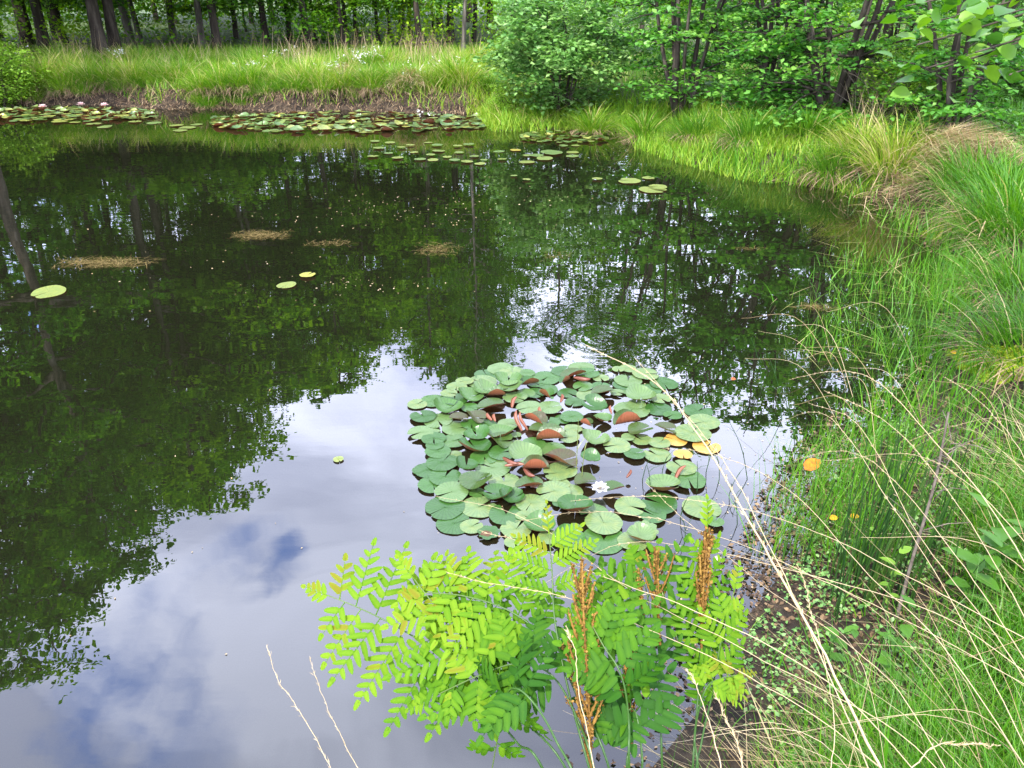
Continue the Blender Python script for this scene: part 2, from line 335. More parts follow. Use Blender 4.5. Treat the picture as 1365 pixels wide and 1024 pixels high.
def HT(x, y, d=None):
    x = np.asarray(x, float); y = np.asarray(y, float)
    if d is None: d = sdist(x, y)
    dd = d+.1*wob(x, y, 3.1)*sstep(3, 8, y)+.04*wob(x, y, 9, 8)
    st = steepness(x, y)
    steep = .3*sstep(-.02, .38, dd)+.16*sstep(.3, 2.6, dd)
    gentle = .05*sstep(0, .5, dd)+.33*sstep(.25, 1.7, dd)+.3*sstep(1.2, 4, dd)*sstep(5, 9, y)
    land = steep*st+gentle*(1-st)
    land = land+.05*wob(x, y, 1.2)*sstep(.3, 2, dd)+.012*wob(x, y, 14, 4)*sstep(-.2, .3, dd)
    land = land-.1*sstep(20, 26, y)
    bed = -.02-.16*sstep(0, .5, -dd)-.6*sstep(.5, 2.6, -dd)+.02*wob(x, y, 6)
    return np.where(dd > 0, land+.004, bed)
xs = np.concatenate([np.arange(-260, -30, 14), np.arange(-30, -12, .9), np.arange(-12, -3, .2), np.arange(-3, 5.5, .055), np.arange(5.5, 14, .25), np.arange(14, 30, 1.2), np.arange(30, 261, 14)])
ys = np.concatenate([np.arange(-60, -2, 6), np.arange(-2, .4, .2), np.arange(.4, 9.6, .06), np.arange(9.6, 18, .12), np.arange(18, 34, .5), np.arange(34, 80, 3), np.arange(80, 361, 20)])
X, Y = np.meshgrid(xs, ys); D = sdist(X, Y); Z = HT(X, Y, D)
nx, ny = len(xs), len(ys)
ii, jj = np.meshgrid(np.arange(nx-1), np.arange(ny-1)); a = (jj*nx+ii).ravel()
turf = np.clip(sstep(.5, 1.6, D)*.9+.25*wob(X, Y, 2)*sstep(.2, 1, D), 0, 1)
g = mk('ground', np.stack([X, Y, Z], -1).reshape(-1, 3), np.stack([a, a+1, a+nx+1, a+nx], -1), M['ground'], tint=turf.ravel(), smooth=True)
tag(g, 'brown muddy ground and pond bed rising into the grassy banks', kind='structure')
wv = mk('water', [(-26, -.5, 0), (5.2, -.5, 0), (5.2, 18, 0), (-26, 18, 0)], np.array([[0, 1, 2, 3]]), M['water'])
tag(wv, 'still dark pond water mirroring trees and clouds', kind='structure')

# ------------------------------------------------------------------ trees
def taper(n, r0, r1, p=1.0): return r0+(r1-r0)*np.linspace(0, 1, n)**p
def make_tree(name, Hh, r0, base, rad, nl, nleaf, leaf, bark, leafm, fork=False, droop=.1, flat=.45, lean=.3, tmin=0., tmax=1.):
    root = empty(name)
    tr = Geo(); n = 14
    T = np.zeros((n, 3)); T[:, 2] = np.linspace(-.3, Hh*.96, n)
    T[1:, :2] = np.cumsum(R.normal(0, .045*lean*Hh/14*2, (n-1, 2)), 0)
    rr = taper(n, r0, .03, .8); rr[0] *= 1.35; rr[1] *= 1.06
    V, F = tube(spline(T, 30), np.interp(np.linspace(0, 1, 30), np.linspace(0, 1, n), rr), 9); tr.add(V, F)
    at = lambda z: np.array([np.interp(z, T[:, 2], T[:, k]) for k in range(3)])
    C = []; W = []
    for i in range(nl):
        f = (i+.5)/nl; z0 = base+(Hh*.93-base)*f**.95
        if i < 7: z0 = base*1.0+.05*i
        az = i*2.4+R.normal(0, .4)
        prof = math.sin(PI*min(1, .22+.75*f))**.7
        ln = rad*prof*R.uniform(.65, 1.12)
        el = R.uniform(.05, .35)+.55*f
        p0 = at(z0); d = np.array([math.sin(az), math.cos(az), 0])
        pts = [p0]
        for k in (1, 2, 3, 4):
            s = k/4; pts.append(p0+d*ln*s*math.cos(el)+np.array([0, 0, ln*(s*math.sin(el)-droop*s*s*(1.4-f))])+R.normal(0, .05*ln, 3))
        P = spline(pts, 9); rb = max(r0, .1)*.42*(1-.6*f)
        V, F = tube(P, taper(9, rb, .012), 5); tr.add(V, F)
        ns = max(5, int(ln*3.6))
        for j in range(ns):
            s = R.uniform(.25, 1)**.8; q = P[min(8, int(s*8))]
            a2 = az+R.choice([-1, 1])*R.uniform(.3, 1.25); l2 = ln*R.uniform(.18, .42)*(1.15-.45*s)
            e = q+np.array([math.sin(a2)*l2, math.cos(a2)*l2, l2*R.normal(.02, .28)-.12*l2])
            mid = (q+e)/2+R.normal(0, .06*l2, 3)+np.array([0, 0, .08*l2])
            S = spline([q, mid, e], 5); V, F = tube(S, taper(5, rb*.3, .006), 3); tr.add(V, F)
            for cc in (S[2], S[3], S[4]): C.append(cc); W.append(l2)
    C = np.array(C); W = np.array(W)
    idx = R.integers(0, len(C), nleaf); cl = C[idx]; sp = (.13+.26*W[idx])[:, None]
    tw = R.normal(0, 1, (len(C)*3, 3)); sub = R.integers(0, 3, nleaf)               # leaves gather on twigs
    tp = cl+tw[idx*3+sub]*sp*np.array([1, 1, flat])
    P = tp+R.normal(0, .33, (nleaf, 3))*sp*np.array([1, 1, .6])
    V, F = cards(P, R.uniform(.7, 1.25, nleaf)*leaf, 1.1)
    t0 = R.uniform(tmin, tmax, len(C)); tint = np.clip(t0[idx]*.7+R.uniform(0, .35, nleaf), 0, 1)
    cg = Geo(); cg.add(V, F, np.repeat(tint, 4))
    if fork:
        P = spline([at(1.0), at(1.0)+(.45, .1, 1.1), at(1.0)+(.9, .2, 3.6)], 8); V, F = tube(P, taper(8, r0*.6, .05), 7); tr.add(V, F)
    tr.build('trunk', bark, root, True); cg.build('crown', leafm, root)
    return root

protos = [
    (make_tree('tree', 14, .135, 1.7, 3.4, 40, 16500, .15, M['bark'], M['leaf_tree']), 14, 'broad'),
    (make_tree('tree', 14, .16, 1.9, 3.8, 38, 16500, .16, M['bark'], M['leaf_tree'], fork=True), 14, 'forked'),
    (make_tree('tree', 12, .085, 1.7, 2.5, 36, 12000, .14, M['bark'], M['leaf_tree'], lean=.5), 12, 'slim'),
    (make_tree('tree', 12, .07, 1.6, 2.2, 34, 10000, .14, M['bark'], M['leaf_tree'], lean=.6), 12, 'slim'),
    (make_tree('tree', 13, .1, 2.0, 2.9, 32, 12000, .13, M['bark_grey'], M['leaf_tree'], lean=.7, flat=.7), 13, 'grey'),
    (make_tree('tree', 15, .2, 5.2, 3.6, 34, 18000, .15, M['bark'], M['leaf_tree'], lean=.8), 15, 'bare'),
]
used = set()
EAZ = [-60, -45, -40, -34, -30, -25, -21.5, -17, -14, -10, -8.7, -7.5, -4, 1, 7, 11.5, 15.5, 23, 35, 60]
EEL = [40, 41, 42, 40, 36.5, 35, 31.5, 29, 28.5, 27.5, 21, 27.5, 29.5, 28, 28, 27, 29, 29, 30, 30]
def az_of(u, v): d = ray(u, v); return math.atan2(d[0], d[1])
tree_count = 0
def put_tree(az, Dd, k, label, group, hf=None, sr=1.0, hs=None):
    global tree_count
    x, y = math.sin(az)*Dd, math.cos(az)*Dd
    z = float(HT(np.array([x]), np.array([y]))[0])
    el = np.interp(math.degrees(az), EAZ, EEL)
    top = Dd*math.tan(math.radians(el))-2
    s = top*(hf or random.uniform(.8, .98))/protos[k][1]
    if hs: s = hs
    p = protos[k][0]
    if k in used: o = copy_tree(p)
    else: o = p; used.add(k)
    o.location = (x, y, z); o.rotation_euler = (0, 0, random.uniform(0, 6.28)); o.scale = (s*sr, s*sr, s)
    tag(o, label, 'tree', group); tree_count += 1
    return o
FR = 'tree trunks of the wood across the pond'
front = [
    (57, 55, 27, 0, 'dark tree trunk half hidden in leaves near the far left of the wood', 1.0),
    (133, 62, 23.5, 0, 'thickest dark leaning trunk on the far bank, left of its twin', 1.25),
    (152, 60, 24.5, 0, 'straight dark trunk just right of the thickest leaning one', 1.1),
    (176, 55, 28, 4, 'paler grey-brown trunk right of the two thick dark trunks', 1.0),
    (188, 54, 30, 4, 'thin pale trunk beside the reddish leaf litter', .8),
    (231, 50, 31, 4, 'leaning greyish trunk right of the reddish leaf litter clearing', 1.0),
    (267, 58, 26, 4, 'slanting grey trunk in front of a dark one, left of the forked tree', 1.1),
    (289, 60, 25, 1, 'dark forked tree trunk behind the tall grass of the far bank', 1.0),
    (316, 60, 33, 2, 'very thin dark trunk right of the forked tree', .8),
    (358, 65, 27, 2, 'medium dark trunk with bright leaves behind it', 1.2),
    (386, 62, 31, 3, 'slim upright dark trunk left of a thicker double trunk', 1.0),
    (413, 64, 26, 2, 'thick double-looking dark trunk between slim ones', 1.3),
    (459, 68, 26, 2, 'brownish trunk above the white flowers of the far bank', 1.1),
    (467, 66, 28, 3, 'dark straight trunk tight beside the brownish one', 1.0),
    (479, 66, 32, 3, 'slim dark trunk right of a tight pair', .9),
    (506, 66, 29, 2, 'straight dark trunk in the middle of the slim row', 1.0),
    (519, 66, 31, 3, 'slim dark trunk directly right of the middle one', 1.0),
    (532, 62, 36, 3, 'thin distant trunk, left one of a faint pair', .8),
    (539, 62, 36, 3, 'thin distant trunk, right one of a faint pair', .8),
    (551, 66, 30, 3, 'slim trunk just left of the knobbly thick one', 1.0),
    (561, 70, 25, 2, 'knobbly thick trunk rising behind the tallest dry grass', 1.3),
    (599, 62, 29, 2, 'dark trunk, left one of a close pair near the round bush', 1.1),
    (606, 62, 30, 3, 'dark trunk, right one of a close pair near the round bush', 1.0),
    (617, 78, 22, 4, 'greyish trunk standing at the bank edge left of the round bush', .8),
    (630, 66, 29, 3, 'dark trunk nearest the left side of the round bush', 1.0),
    (855, 80, 20, 2, 'slim trunk between the round bush and the first multi-stemmed shrub', .9),
]
for u, v, Dd, k, lab, sr in front: put_tree(az_of(u, v), Dd, k, lab, FR, sr=sr)
put_tree(math.radians(-33.4), 17.6, 5, 'dark bare leaning trunk mirrored at the left edge of the water', 'tall trees mirrored in the left of the pond')
# the wood goes on to the left, to the right and behind
for i in range(16):
    az = math.radians(-62+i*2.3+random.uniform(-.8, .8)); put_tree(az, random.uniform(19, 25) if az < math.radians(-33) else random.uniform(29, 36), random.choice([0, 1, 0, 4]), 'tall leafy tree of the wood left of the pond, seen mostly as a dark reflection', 'tall trees mirrored in the left of the pond')
for i in range(15):
    az = math.radians(-58+i*3.7+random.uniform(-1, 1)); put_tree(az, random.uniform(30, 38), random.choice([0, 2, 3]), 'young low-branched tree filling the gaps of the wood', 'young trees in the wood', hs=random.uniform(.5, .68))
for i in range(13):
    az = math.radians(-25+i*2.0+random.uniform(-.7, .7)); 
    if abs(math.degrees(az)+8.7) < 1.2: continue
    put_tree(az, random.uniform(38, 50), random.choice([0, 2, 3, 4]), 'background tree deep in the wood behind the far bank', 'background trees behind the far bank', hf=random.uniform(.7, .95))
for i in range(7):
    az = math.radians(3+i*5.4+random.uniform(-1, 1)); put_tree(az, random.uniform(19, 27), random.choice([0, 2, 3]), 'tall leafy tree behind the shrubs on the right bank', 'trees behind the right bank shrubs')

# far woodland and undergrowth, nobody could count their leaves
def foliage_mass(name, pts, size, mat, label):
    V, F = cards(pts, size, .8); gg = Geo(); t = .5+.5*wob(pts[:, 0], pts[:, 2]*1.5+pts[:, 1], .9, 3, 6)*1.6+R.normal(0, .18, len(pts))
    gg.add(V, F, np.repeat(np.clip(t, 0, 1), 4)); o = gg.build(name, mat); tag(o, label, kind='stuff'); return o
n = 90000
az = R.uniform(math.radians(-70), math.radians(60), n); rr_ = R.uniform(52, 66, n)
zz = R.uniform(0, 1, n)**.8*np.where(True, 15+3*np.sin(az*17), 0)
foliage_mass('far_woodland', np.stack([np.sin(az)*rr_, np.cos(az)*rr_, zz], 1), R.uniform(.3, .6, n), M['leaf_tree'], 'distant green woodland closing the view behind the trees')
n = 70000
az = R.uniform(math.radians(-50), math.radians(50), n); rr_ = R.uniform(24, 40, n); cl = R.integers(0, 260, n)
caz = R.uniform(math.radians(-50), math.radians(50), 260); cr_ = R.uniform(24, 42, 260); cz = R.uniform(.7, 2.3, 260); csz = R.uniform(.5, 1.3, 260)
pp = np.stack([np.sin(caz)*cr_, np.cos(caz)*cr_, cz], 1)[cl]+R.normal(0, 1, (n, 3))*csz[cl][:, None]*np.array([.8, .8, .4])
pp[:, 2] = np.maximum(pp[:, 2], .35)
foliage_mass('undergrowth', pp, R.uniform(.08, .17, n), M['leaf_under'], 'bright green undergrowth leaves between the trunks of the wood')

# ------------------------------------------------------------------ shrubs
def make_shrub(name, Hh, nstem, spread, nleaf, leaf, leafm, base_leaf=.25, flat=.25, r=.03, dens=7, dome=False):
    root = empty(name); st = Geo(); C = []; W = []
    for i in range(nstem):
        az = i*2*PI/nstem+R.normal(0, .4); o = np.array([math.sin(az), math.cos(az), 0])
        h = Hh*R.uniform(.75, 1); out_ = spread*R.uniform(.3, 1)
        pts = [o*.06+(0, 0, -.15), o*.12+(0, 0, .1), o*out_*.35+np.array([0, 0, h*.35])+R.normal(0, .05, 3), o*out_*.7+np.array([0, 0, h*.7])+R.normal(0, .12, 3), o*out_+np.array([0, 0, h])]
        P = spline(pts, 14); V, F = tube(P, taper(14, r*R.uniform(.7, 1.2), .007), 6); st.add(V, F)
        for j in range(dens):
            s = R.uniform(base_leaf, 1); q = P[int(s*13)]; a2 = az+R.normal(0, 1.1); l2 = spread*R.uniform(.3, .75)*(1.1-.5*s)
            e = q+np.array([math.sin(a2)*l2, math.cos(a2)*l2, l2*R.uniform(-.35, .25)])
            S = spline([q, (q+e)/2+(0, 0, .09*l2), e], 7); V, F = tube(S, taper(7, r*.3, .003), 4); st.add(V, F)
            for cc in S[2:]: C.append(cc); W.append(l2)
    C = np.array(C); W = np.array(W)
    if dome:
        th = R.uniform(0, 2*PI, 700); c = R.uniform(-.15, 1, 700); sr = np.sqrt(1-c*c)
        S = np.stack([np.cos(th)*sr*spread*1.15, np.sin(th)*sr*spread*1.0, .42*Hh+c*.58*Hh], 1)*(1+.16*np.sin(th*3+c*5)+.1*np.sin(th*7-c*9))[:, None]*np.array([1, 1, 1])
        S *= R.uniform(.72, 1.05, 700)[:, None]; C = np.concatenate([C, S]); W = np.concatenate([W, np.full(700, .55)])
    keep = R.uniform(0, 1, len(C)) < .62; C = C[keep]; W = W[keep]; idx = R.integers(0, len(C), nleaf); sp = (.045+.1*W[idx])[:, None]
    P = C[idx]+R.normal(0, 1, (nleaf, 3))*sp*np.array([1.15, 1.15, flat*.9]); P[:, 2] = np.maximum(P[:, 2], .04)
    V, F = cards(P, R.uniform(.7, 1.3, nleaf)*leaf, 1.9, .7)
    t0 = R.uniform(0, 1, len(C)); cg = Geo(); cg.add(V, F, np.repeat(np.clip(t0[idx]*.6+R.uniform(0, .4, nleaf), 0, 1), 4))
    st.build('stems', M['bark'], root, True); cg.build('foliage', leafm, root)
    return root
def place(o, u, v, z, rz=0, s=1, Dd=None):
    if Dd is None: p = gp(u, v, z)
    else: a_ = az_of(u, v); p = np.array([math.sin(a_)*Dd, math.cos(a_)*Dd, z])
    zz = float(HT(np.array([p[0]]), np.array([p[1]]))[0])
    o.location = (p[0], p[1], zz); o.rotation_euler = (0, 0, rz); o.scale = (s, s, s); return o
b0 = make_shrub('round_bush', 2.0, 9, .98, 12000, .092, M['leaf_bush'], dome=True, flat=.5)
place(b0, 748, 100, .75); tag(b0, 'round bright green bush with small leaves on the far bank', 'bush')
s0 = make_shrub('shrub', 4.6, 9, 1.5, 8000, .085, M['leaf_shrub'], base_leaf=.36, r=.05, dens=15)
place(s0, 912, 112, .7, 0); tag(s0, 'multi-stemmed dark shrub, first one right of the round bush', 'shrub', 'multi-stemmed shrubs on the right bank')
s1 = make_shrub('shrub', 4.3, 8, 1.5, 8000, .085, M['leaf_shrub'], base_leaf=.3, r=.05, dens=16)
place(s1, 1028, 116, .75, 1.2); tag(s1, 'multi-stemmed shrub with pale layered leaves, middle of the right bank', 'shrub', 'multi-stemmed shrubs on the right bank')
s2 = make_shrub('shrub', 4.6, 9, 1.9, 12000, .085, M['leaf_shrub'], base_leaf=.22, r=.06, dens=18)
place(s2, 1112, 122, .8, 2.1); tag(s2, 'largest dark shrub with drooping leafy boughs over the right bank', 'shrub', 'multi-stemmed shrubs on the right bank')
s3 = copy_tree(s1); place(s3, 1282, 150, .8, 3.5, .8); tag(s3, 'small dark-stemmed shrub behind the pale dead grass at the right', 'shrub', 'multi-stemmed shrubs on the right bank')
s4 = copy_tree(s0); place(s4, 1190, 90, .8, 4.2, .9); tag(s4, 'shrub in the shade behind the grey twigs on the right bank', 'shrub', 'multi-stemmed shrubs on the right bank')
s5 = copy_tree(s2); place(s5, 1390, 110, .8, .7, .9); tag(s5, 'shrub at the right edge of the view under the hazel branch', 'shrub', 'multi-stemmed shrubs on the right bank')
s6 = copy_tree(s1); place(s6, 965, 72, .8, 5.2, 1.0); tag(s6, 'shrub standing behind the first two multi-stemmed shrubs', 'shrub', 'multi-stemmed shrubs on the right bank')
b1 = make_shrub('leafy_bush', 1.3, 7, .75, 8000, .055, M['leaf_lime'], dome=True, flat=.5)
place(b1, -12, 112, .4, 0, .95); tag(b1, 'yellow-green leafy bush at the left end of the far bank', 'bush')
b2 = copy_tree(b1); place(b2, 682, 118, .5, 2, .42); tag(b2, 'low bright green leafy plant at the foot of the round bush', 'plant')
b3 = copy_tree(b1); place(b3, 1215, 140, .7, 4, .8); tag(b3, 'pale small-leaved bush between the grey twigs and the dark stems', 'bush')
b4 = copy_tree(b0); place(b4, 1330, 120, .7, 4, .7); tag(b4, 'dense green bush low at the right edge behind the tussocks', 'bush')
# leafless grey twigs
tw = Geo(); c = gp(1190, 150, .6)
for i in range(90):
    a_ = R.uniform(0, 2*PI); l_ = R.uniform(.5, 1.4); p = c+np.array([R.normal(0, .12), R.normal(0, .12), -.1]); e = p+np.array([math.sin(a_)*l_*.6, math.cos(a_)*l_*.6, l_*R.uniform(.4, 1)])
    V, F = tube(spline([p, (p+e)/2+R.normal(0, .12, 3), e+R.normal(0, .1, 3)], 8), taper(8, .008, .003), 3); tw.add(V, F)
tag(tw.build('twig_bush', M['twig']), 'bare grey tangled twigs between the shrubs on the right bank', 'dead bush')

# hazel branch leaning in from the right, close to the camera
hz = empty('hazel_bush', (4.6, 3.6, float(HT(4.6, 3.6)))); hb = np.array(hz.location)
hg = Geo(); lg = Geo()
def big_leaf(geo, p, d, nrm, L_, t, asp=.85):
    d = d/np.linalg.norm(d); nrm = nrm-d*(d@nrm); nrm /= np.linalg.norm(nrm); s = np.cross(d, nrm)
    xs_ = np.array([0, .12, .35, .6, .82, 1.0]); wd = np.array([.04, .36, .5, .45, .25, .0])*asp
    bend = -.18*xs_**2
    c_ = p+np.outer(xs_*L_, d)+np.outer(bend*L_, nrm)
    Lf = c_+np.outer(wd*L_, s)+np.outer(wd*.25*L_, nrm); Rt = c_-np.outer(wd*L_, s)+np.outer(wd*.25*L_, nrm)
    V = np.stack([Lf, c_, Rt], 1).reshape(-1, 3); F = []
    for i in range(5): F += [[i*3, i*3+1, i*3+4, i*3+3], [i*3+1, i*3+2, i*3+5, i*3+4]]
    geo.add(V, F, t)
ends = [(1208, 8, 3.4), (1222, 60, 3.3), (1250, 92, 3.2), (1300, 70, 3.0), (1345, 100, 2.9), (1335, 20, 3.0), (1275, 20, 3.2), (1365, 55, 2.8), (1240, 30, 3.5), (1310, -20, 3.1), (1380, 90, 2.8), (1400, 10, 2.8), (1420, 60, 2.7), (1232, 92, 3.2)]
for (u, v, Yd) in ends:
    e = yp(u, v, Yd)-hb; st = np.array([0, 0, .0])
    mid = np.array([-.35, .02, 1.25]); m2 = mid*.4+e*.6+np.array([0, 0, .28])
    P = spline([st, mid*np.array([.6, 1, .7]), mid+(0, 0, .25), m2, e], 26)
    V, F = tube(P, taper(26, .022, .003), 6); hg.add(V, F)
    for q in range(14, 26):
        for rep in range(4 if q > 16 else 2):
            dr = P[q]-P[q-1]; side = R.normal(0, 1, 3); dd = dr/np.linalg.norm(dr)*.5+side*np.array([.7, .7, .35])
            big_leaf(lg, P[q]+R.normal(0, .055, 3), dd, np.array([0, 0, 1.])+R.normal(0, .45, 3), R.uniform(.05, .085), R.uniform(.1, 1))
hg.build('stems', M['bark'], hz, True); lg.build('foliage', M['leaf_hazel'], hz)
tag(hz, 'hazel bush with large bright leaves leaning in at the top right corner', 'bush')

# ------------------------------------------------------------------ grass
def scatter(n, az0, az1, r0, r1, power=0):
    az = R.uniform(math.radians(az0), math.radians(az1), n)
    r = r0*(r1/r0)**R.uniform(0, 1, n) if power == 0 else np.sqrt(R.uniform(r0*r0, r1*r1, n))
    return np.sin(az)*r, np.cos(az)*r, r
def grass_patch(geo, x, y, h, wd, lean=(.05, .45), curl=(.2, 1.1), tint=(.1, .5), K=3, zoff=0, azc=None, dz=None):
    n = len(x)
    if n == 0: return
    z = HT(x, y)+zoff if dz is None else dz
    wd = wd*np.where(R.uniform(0, 1, n) < .05, 2.2, 1)*np.exp(R.normal(0, .25, n))
    az = R.uniform(0, 2*PI, n) if azc is None else azc+R.normal(0, .6, n)
    V, F, k = blades(np.stack([x, y, z], 1), h, az, R.uniform(*lean, n), R.uniform(*curl, n), wd, K)
    t = np.clip(R.uniform(*tint, n)+.1*wob(x, y, 2.2, 5), 0, 1)
    geo.add(V, F, np.repeat(t, k))
# near right bank
G = Geo()
x, y, r = scatter(130000, 8, 62, .75, 9.5); d = sdist(x, y)
nearm = 1-sstep(4.4, 5.4, y)
dens = np.clip((sstep(.15, .75, d)*nearm+sstep(.15, 1.1, d)*.55*(1-nearm))*.95+.2*wob(x, y, 2.6, 2)*sstep(.2, .8, d), .025, 1)
# bare mud pocket by the rushes and the moss patches
mud = np.exp(-(((x-1.3)/.5)**2+((y-2.3)/1.0)**2)**2)*.84; mud2 = np.exp(-(((x-3.35)/.5)**2+((y-6.0)/.9)**2))*.6
dens *= (1-mud)*(1-mud2)
k = (d > .02) & (R.uniform(0, 1, len(x)) < dens)
x, y, r, d = x[k], y[k], r[k], d[k]
clr = np.ones(len(x))
for (u_, v_, z_, r_) in ((1215, 250, .1, .34), (1282, 304, .1, .36), (1340, 470, .12, .3), (1200, 290, 0, .3), (1320, 500, .1, .25), (1255, 330, .05, .25)):
    c_ = gp(u_, v_, z_); clr *= 1-.95*np.exp(-(((x-c_[0])**2+(y-c_[1])**2)/r_**2)**2)
k = R.uniform(0, 1, len(x)) < clr; x, y, r, d = x[k], y[k], r[k], d[k]
hh = R.uniform(.1, .27, len(x))*(.6+.6*sstep(.4, 1.5, d))*(1+.35*wob(x, y, 1.7, 9))*(1-.5*sstep(4.2, 5.5, y)*(1-sstep(1, 1.6, d))); 
grass_patch(G, x, y, hh, np.maximum(.0028, .0016*r)*R.uniform(.7, 1.3, len(x)), tint=(.02, .6), K=3)
x2, y2, r2 = scatter(60000, 16, 66, .7, 3.2); d2 = sdist(x2, y2); k = (d2 > .3) & (R.uniform(0, 1, len(x2)) < sstep(.3, .7, d2)*(1-np.exp(-(((x2-1.25)/.5)**2+((y2-2.3)/.95)**2)**2)))
grass_patch(G, x2[k], y2[k], R.uniform(.14, .34, k.sum())*(1+.3*wob(x2[k], y2[k], 2.5, 4)), R.uniform(.002, .0042, k.sum()), tint=(.05, .5), K=4)
# dry blades lying in it
k = R.uniform(0, 1, len(x)) < .09
grass_patch(G, x[k], y[k], R.uniform(.2, .4, k.sum()), np.maximum(.002, .001*r[k]), lean=(.7, 1.3), curl=(.1, .6), tint=(.75, 1), azc=-1.2)
o = G.build('grass', M['grass']); tag(o, 'fresh green grass covering the near right bank', kind='stuff')
# grass standing in the shallows at the right
G = Geo()
x, y, r = scatter(60000, 14, 44, 2.6, 11); d = sdist(x, y)
lim = .2+.85*np.exp(-((y-5.4)/1.7)**2)+.25*wob(x, y, 2.2)
k = (d < .35) & (d > -lim) & (R.uniform(0, 1, len(x)) < .55*np.clip(1+(d/ (lim+.01)), .08, 1)**1.3*(.35+.75*(wob(x, y, 3.5, 6) > -.1)))
k &= ~((y < 4.2) & ((d < -.22) | (R.uniform(0, 1, len(x)) > .35)))
x, y, r = x[k], y[k], r[k]; n = len(x)
grass_patch(G, x, y, R.uniform(.12, .36, n), np.maximum(.003, .0011*r)*R.uniform(.6, 1.2, n), lean=(0, .32), curl=(0, 1.1), tint=(.15, .55), K=4, dz=np.maximum(HT(x, y), -.12))
k = R.uniform(0, 1, n) < .1
grass_patch(G, x[k], y[k], R.uniform(.15, .4, k.sum()), np.maximum(.003, .001*r[k]), lean=(1.3, 1.5), curl=(0, .1), tint=(.6, .9), K=2, dz=np.full(k.sum(), .012)+R.uniform(0, .02, k.sum()))
o = G.build('shallow_water_grass', M['grass']); tag(o, 'thin green grass standing in the shallow water at the right', kind='stuff')
# bright strip of low marsh grass along the far right margin and the small spit
G = Geo()
x = R.uniform(-.8, 4.2, 46000); y = R.uniform(8.3, 14.9, 46000); d = sdist(x, y)
k = (d > -.12) & (d < 1.15+.3*wob(x, y, 1.5)) & (R.uniform(0, 1, len(x)) < .85)
x, y, d = x[k], y[k], d[k]; n = len(x)
grass_patch(G, x, y, R.uniform(.1, .26, n)*(1+.4*sstep(.5, 1.1, d)), R.uniform(.009, .016, n), tint=(.3, .66), K=2, dz=np.maximum(HT(x, y), -.03))
o = G.build('marsh_grass', M['grass_far']); tag(o, 'bright yellow-green marsh grass along the far right waterline', kind='stuff')
# far bank sward and the ground behind
G = Geo()
x = R.uniform(-15, 12, 150000); y = R.uniform(8.6, 25, 150000); d = sdist(x, y)
az = np.degrees(np.arctan2(x, y))
k = (d > np.where(x < 0, .1+.16*wob(x, y, 2.9, 1), .12)) & (abs(az) < 46) & (R.uniform(0, 1, len(x)) < np.where(y-.0*x < 20, .8, .3)) & ~((y < 12.6) & (d < .8) & (x < 4))
x, y, d = x[k], y[k], d[k]; n = len(x)
shade = sstep(1.2, 3, x)                                   # shrub shade put into the blade colour: deeper green on the right bank
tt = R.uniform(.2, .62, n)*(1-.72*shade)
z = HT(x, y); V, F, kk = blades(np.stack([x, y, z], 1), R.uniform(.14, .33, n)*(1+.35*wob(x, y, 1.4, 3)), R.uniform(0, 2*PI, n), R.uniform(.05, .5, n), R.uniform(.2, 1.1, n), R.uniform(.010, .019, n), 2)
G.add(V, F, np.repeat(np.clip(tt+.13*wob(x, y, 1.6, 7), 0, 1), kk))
k = (R.uniform(0, 1, n) < .1) & (wob(x, y, .9, 11) > -.1)
grass_patch(G, x[k], y[k], R.uniform(.3, .55, k.sum()), .010, lean=(.2, .9), curl=(.3, 1.2), tint=(.75, 1))
o = G.build('bank_grass', M['grass_far']); tag(o, 'lush tall grass on top of the far bank', kind='stuff')

# tussocks: green arching blades over a skirt of dead thatch
def make_tussock(h, n, rad, tint, dry=.12, skirt=True, wd=.012, name='grass_tussock', K=4):
    root = empty(name); gg = Geo()
    th = R.uniform(0, 2*PI, n); rr = rad*np.sqrt(R.uniform(0, 1, n)); base = np.stack([np.sin(th)*rr, np.cos(th)*rr, .16*(1-(rr/rad)**2)], 1)
    V, F, k = blades(base, h*R.uniform(.6, 1.15, n), th+R.normal(0, .5, n), .1+.75*rr/rad*R.uniform(.5, 1.1, n), R.uniform(.5, 1.5, n), wd*R.uniform(.6, 1.2, n), K)
    t = R.uniform(*tint, n); t = np.where(R.uniform(0, 1, n) < dry, R.uniform(.75, 1, n), t); gg.add(V, F, np.repeat(t, k))
    gg.build('blades', M['grass_far'], root)
    if skirt:
        m = n//3; gs = Geo(); th = R.uniform(0, 2*PI, m); rr = rad*R.uniform(.75, 1.05, m); base = np.stack([np.sin(th)*rr, np.cos(th)*rr, np.full(m, .08)+R.uniform(-.03, .06, m)], 1)
        V, F, k = blades(base, h*R.uniform(.35, .75, m), th+R.normal(0, .35, m), R.uniform(1.1, 1.9, m), R.uniform(.5, 1.2, m), wd*1.1*R.uniform(.6, 1.1, m), 3)
        gs.add(V, F, np.repeat(R.uniform(0, 1, m), k)); gs.build('dead_skirt', M['thatch'], root)
    return root
tus = [make_tussock(.55, 420, .26, (.2, .6)), make_tussock(.5, 380, .22, (.1, .45)), make_tussock(.62, 420, .28, (.35, .7), .35), make_tussock(.42, 260, .16, (.05, .35), .03), make_tussock(.42, 620, .3, (.0, .3), .04, wd=.007)]
tused = set()
def put_tussock(i, x, y, s, label, group, zo=0):
    o = copy_tree(tus[i]) if i in tused else tus[i]; tused.add(i)
    z = float(HT(np.array([x]), np.array([y]))[0]); o.location = (x, y, max(z, .0)+zo-.03); o.rotation_euler = (0, 0, random.uniform(0, 6.28)); o.scale = (s, s, s*random.uniform(.9, 1.15))
    tag(o, label, 'grass tussock', group); return o
TG = 'grass tussocks along the edge of the far bank'
m = 46
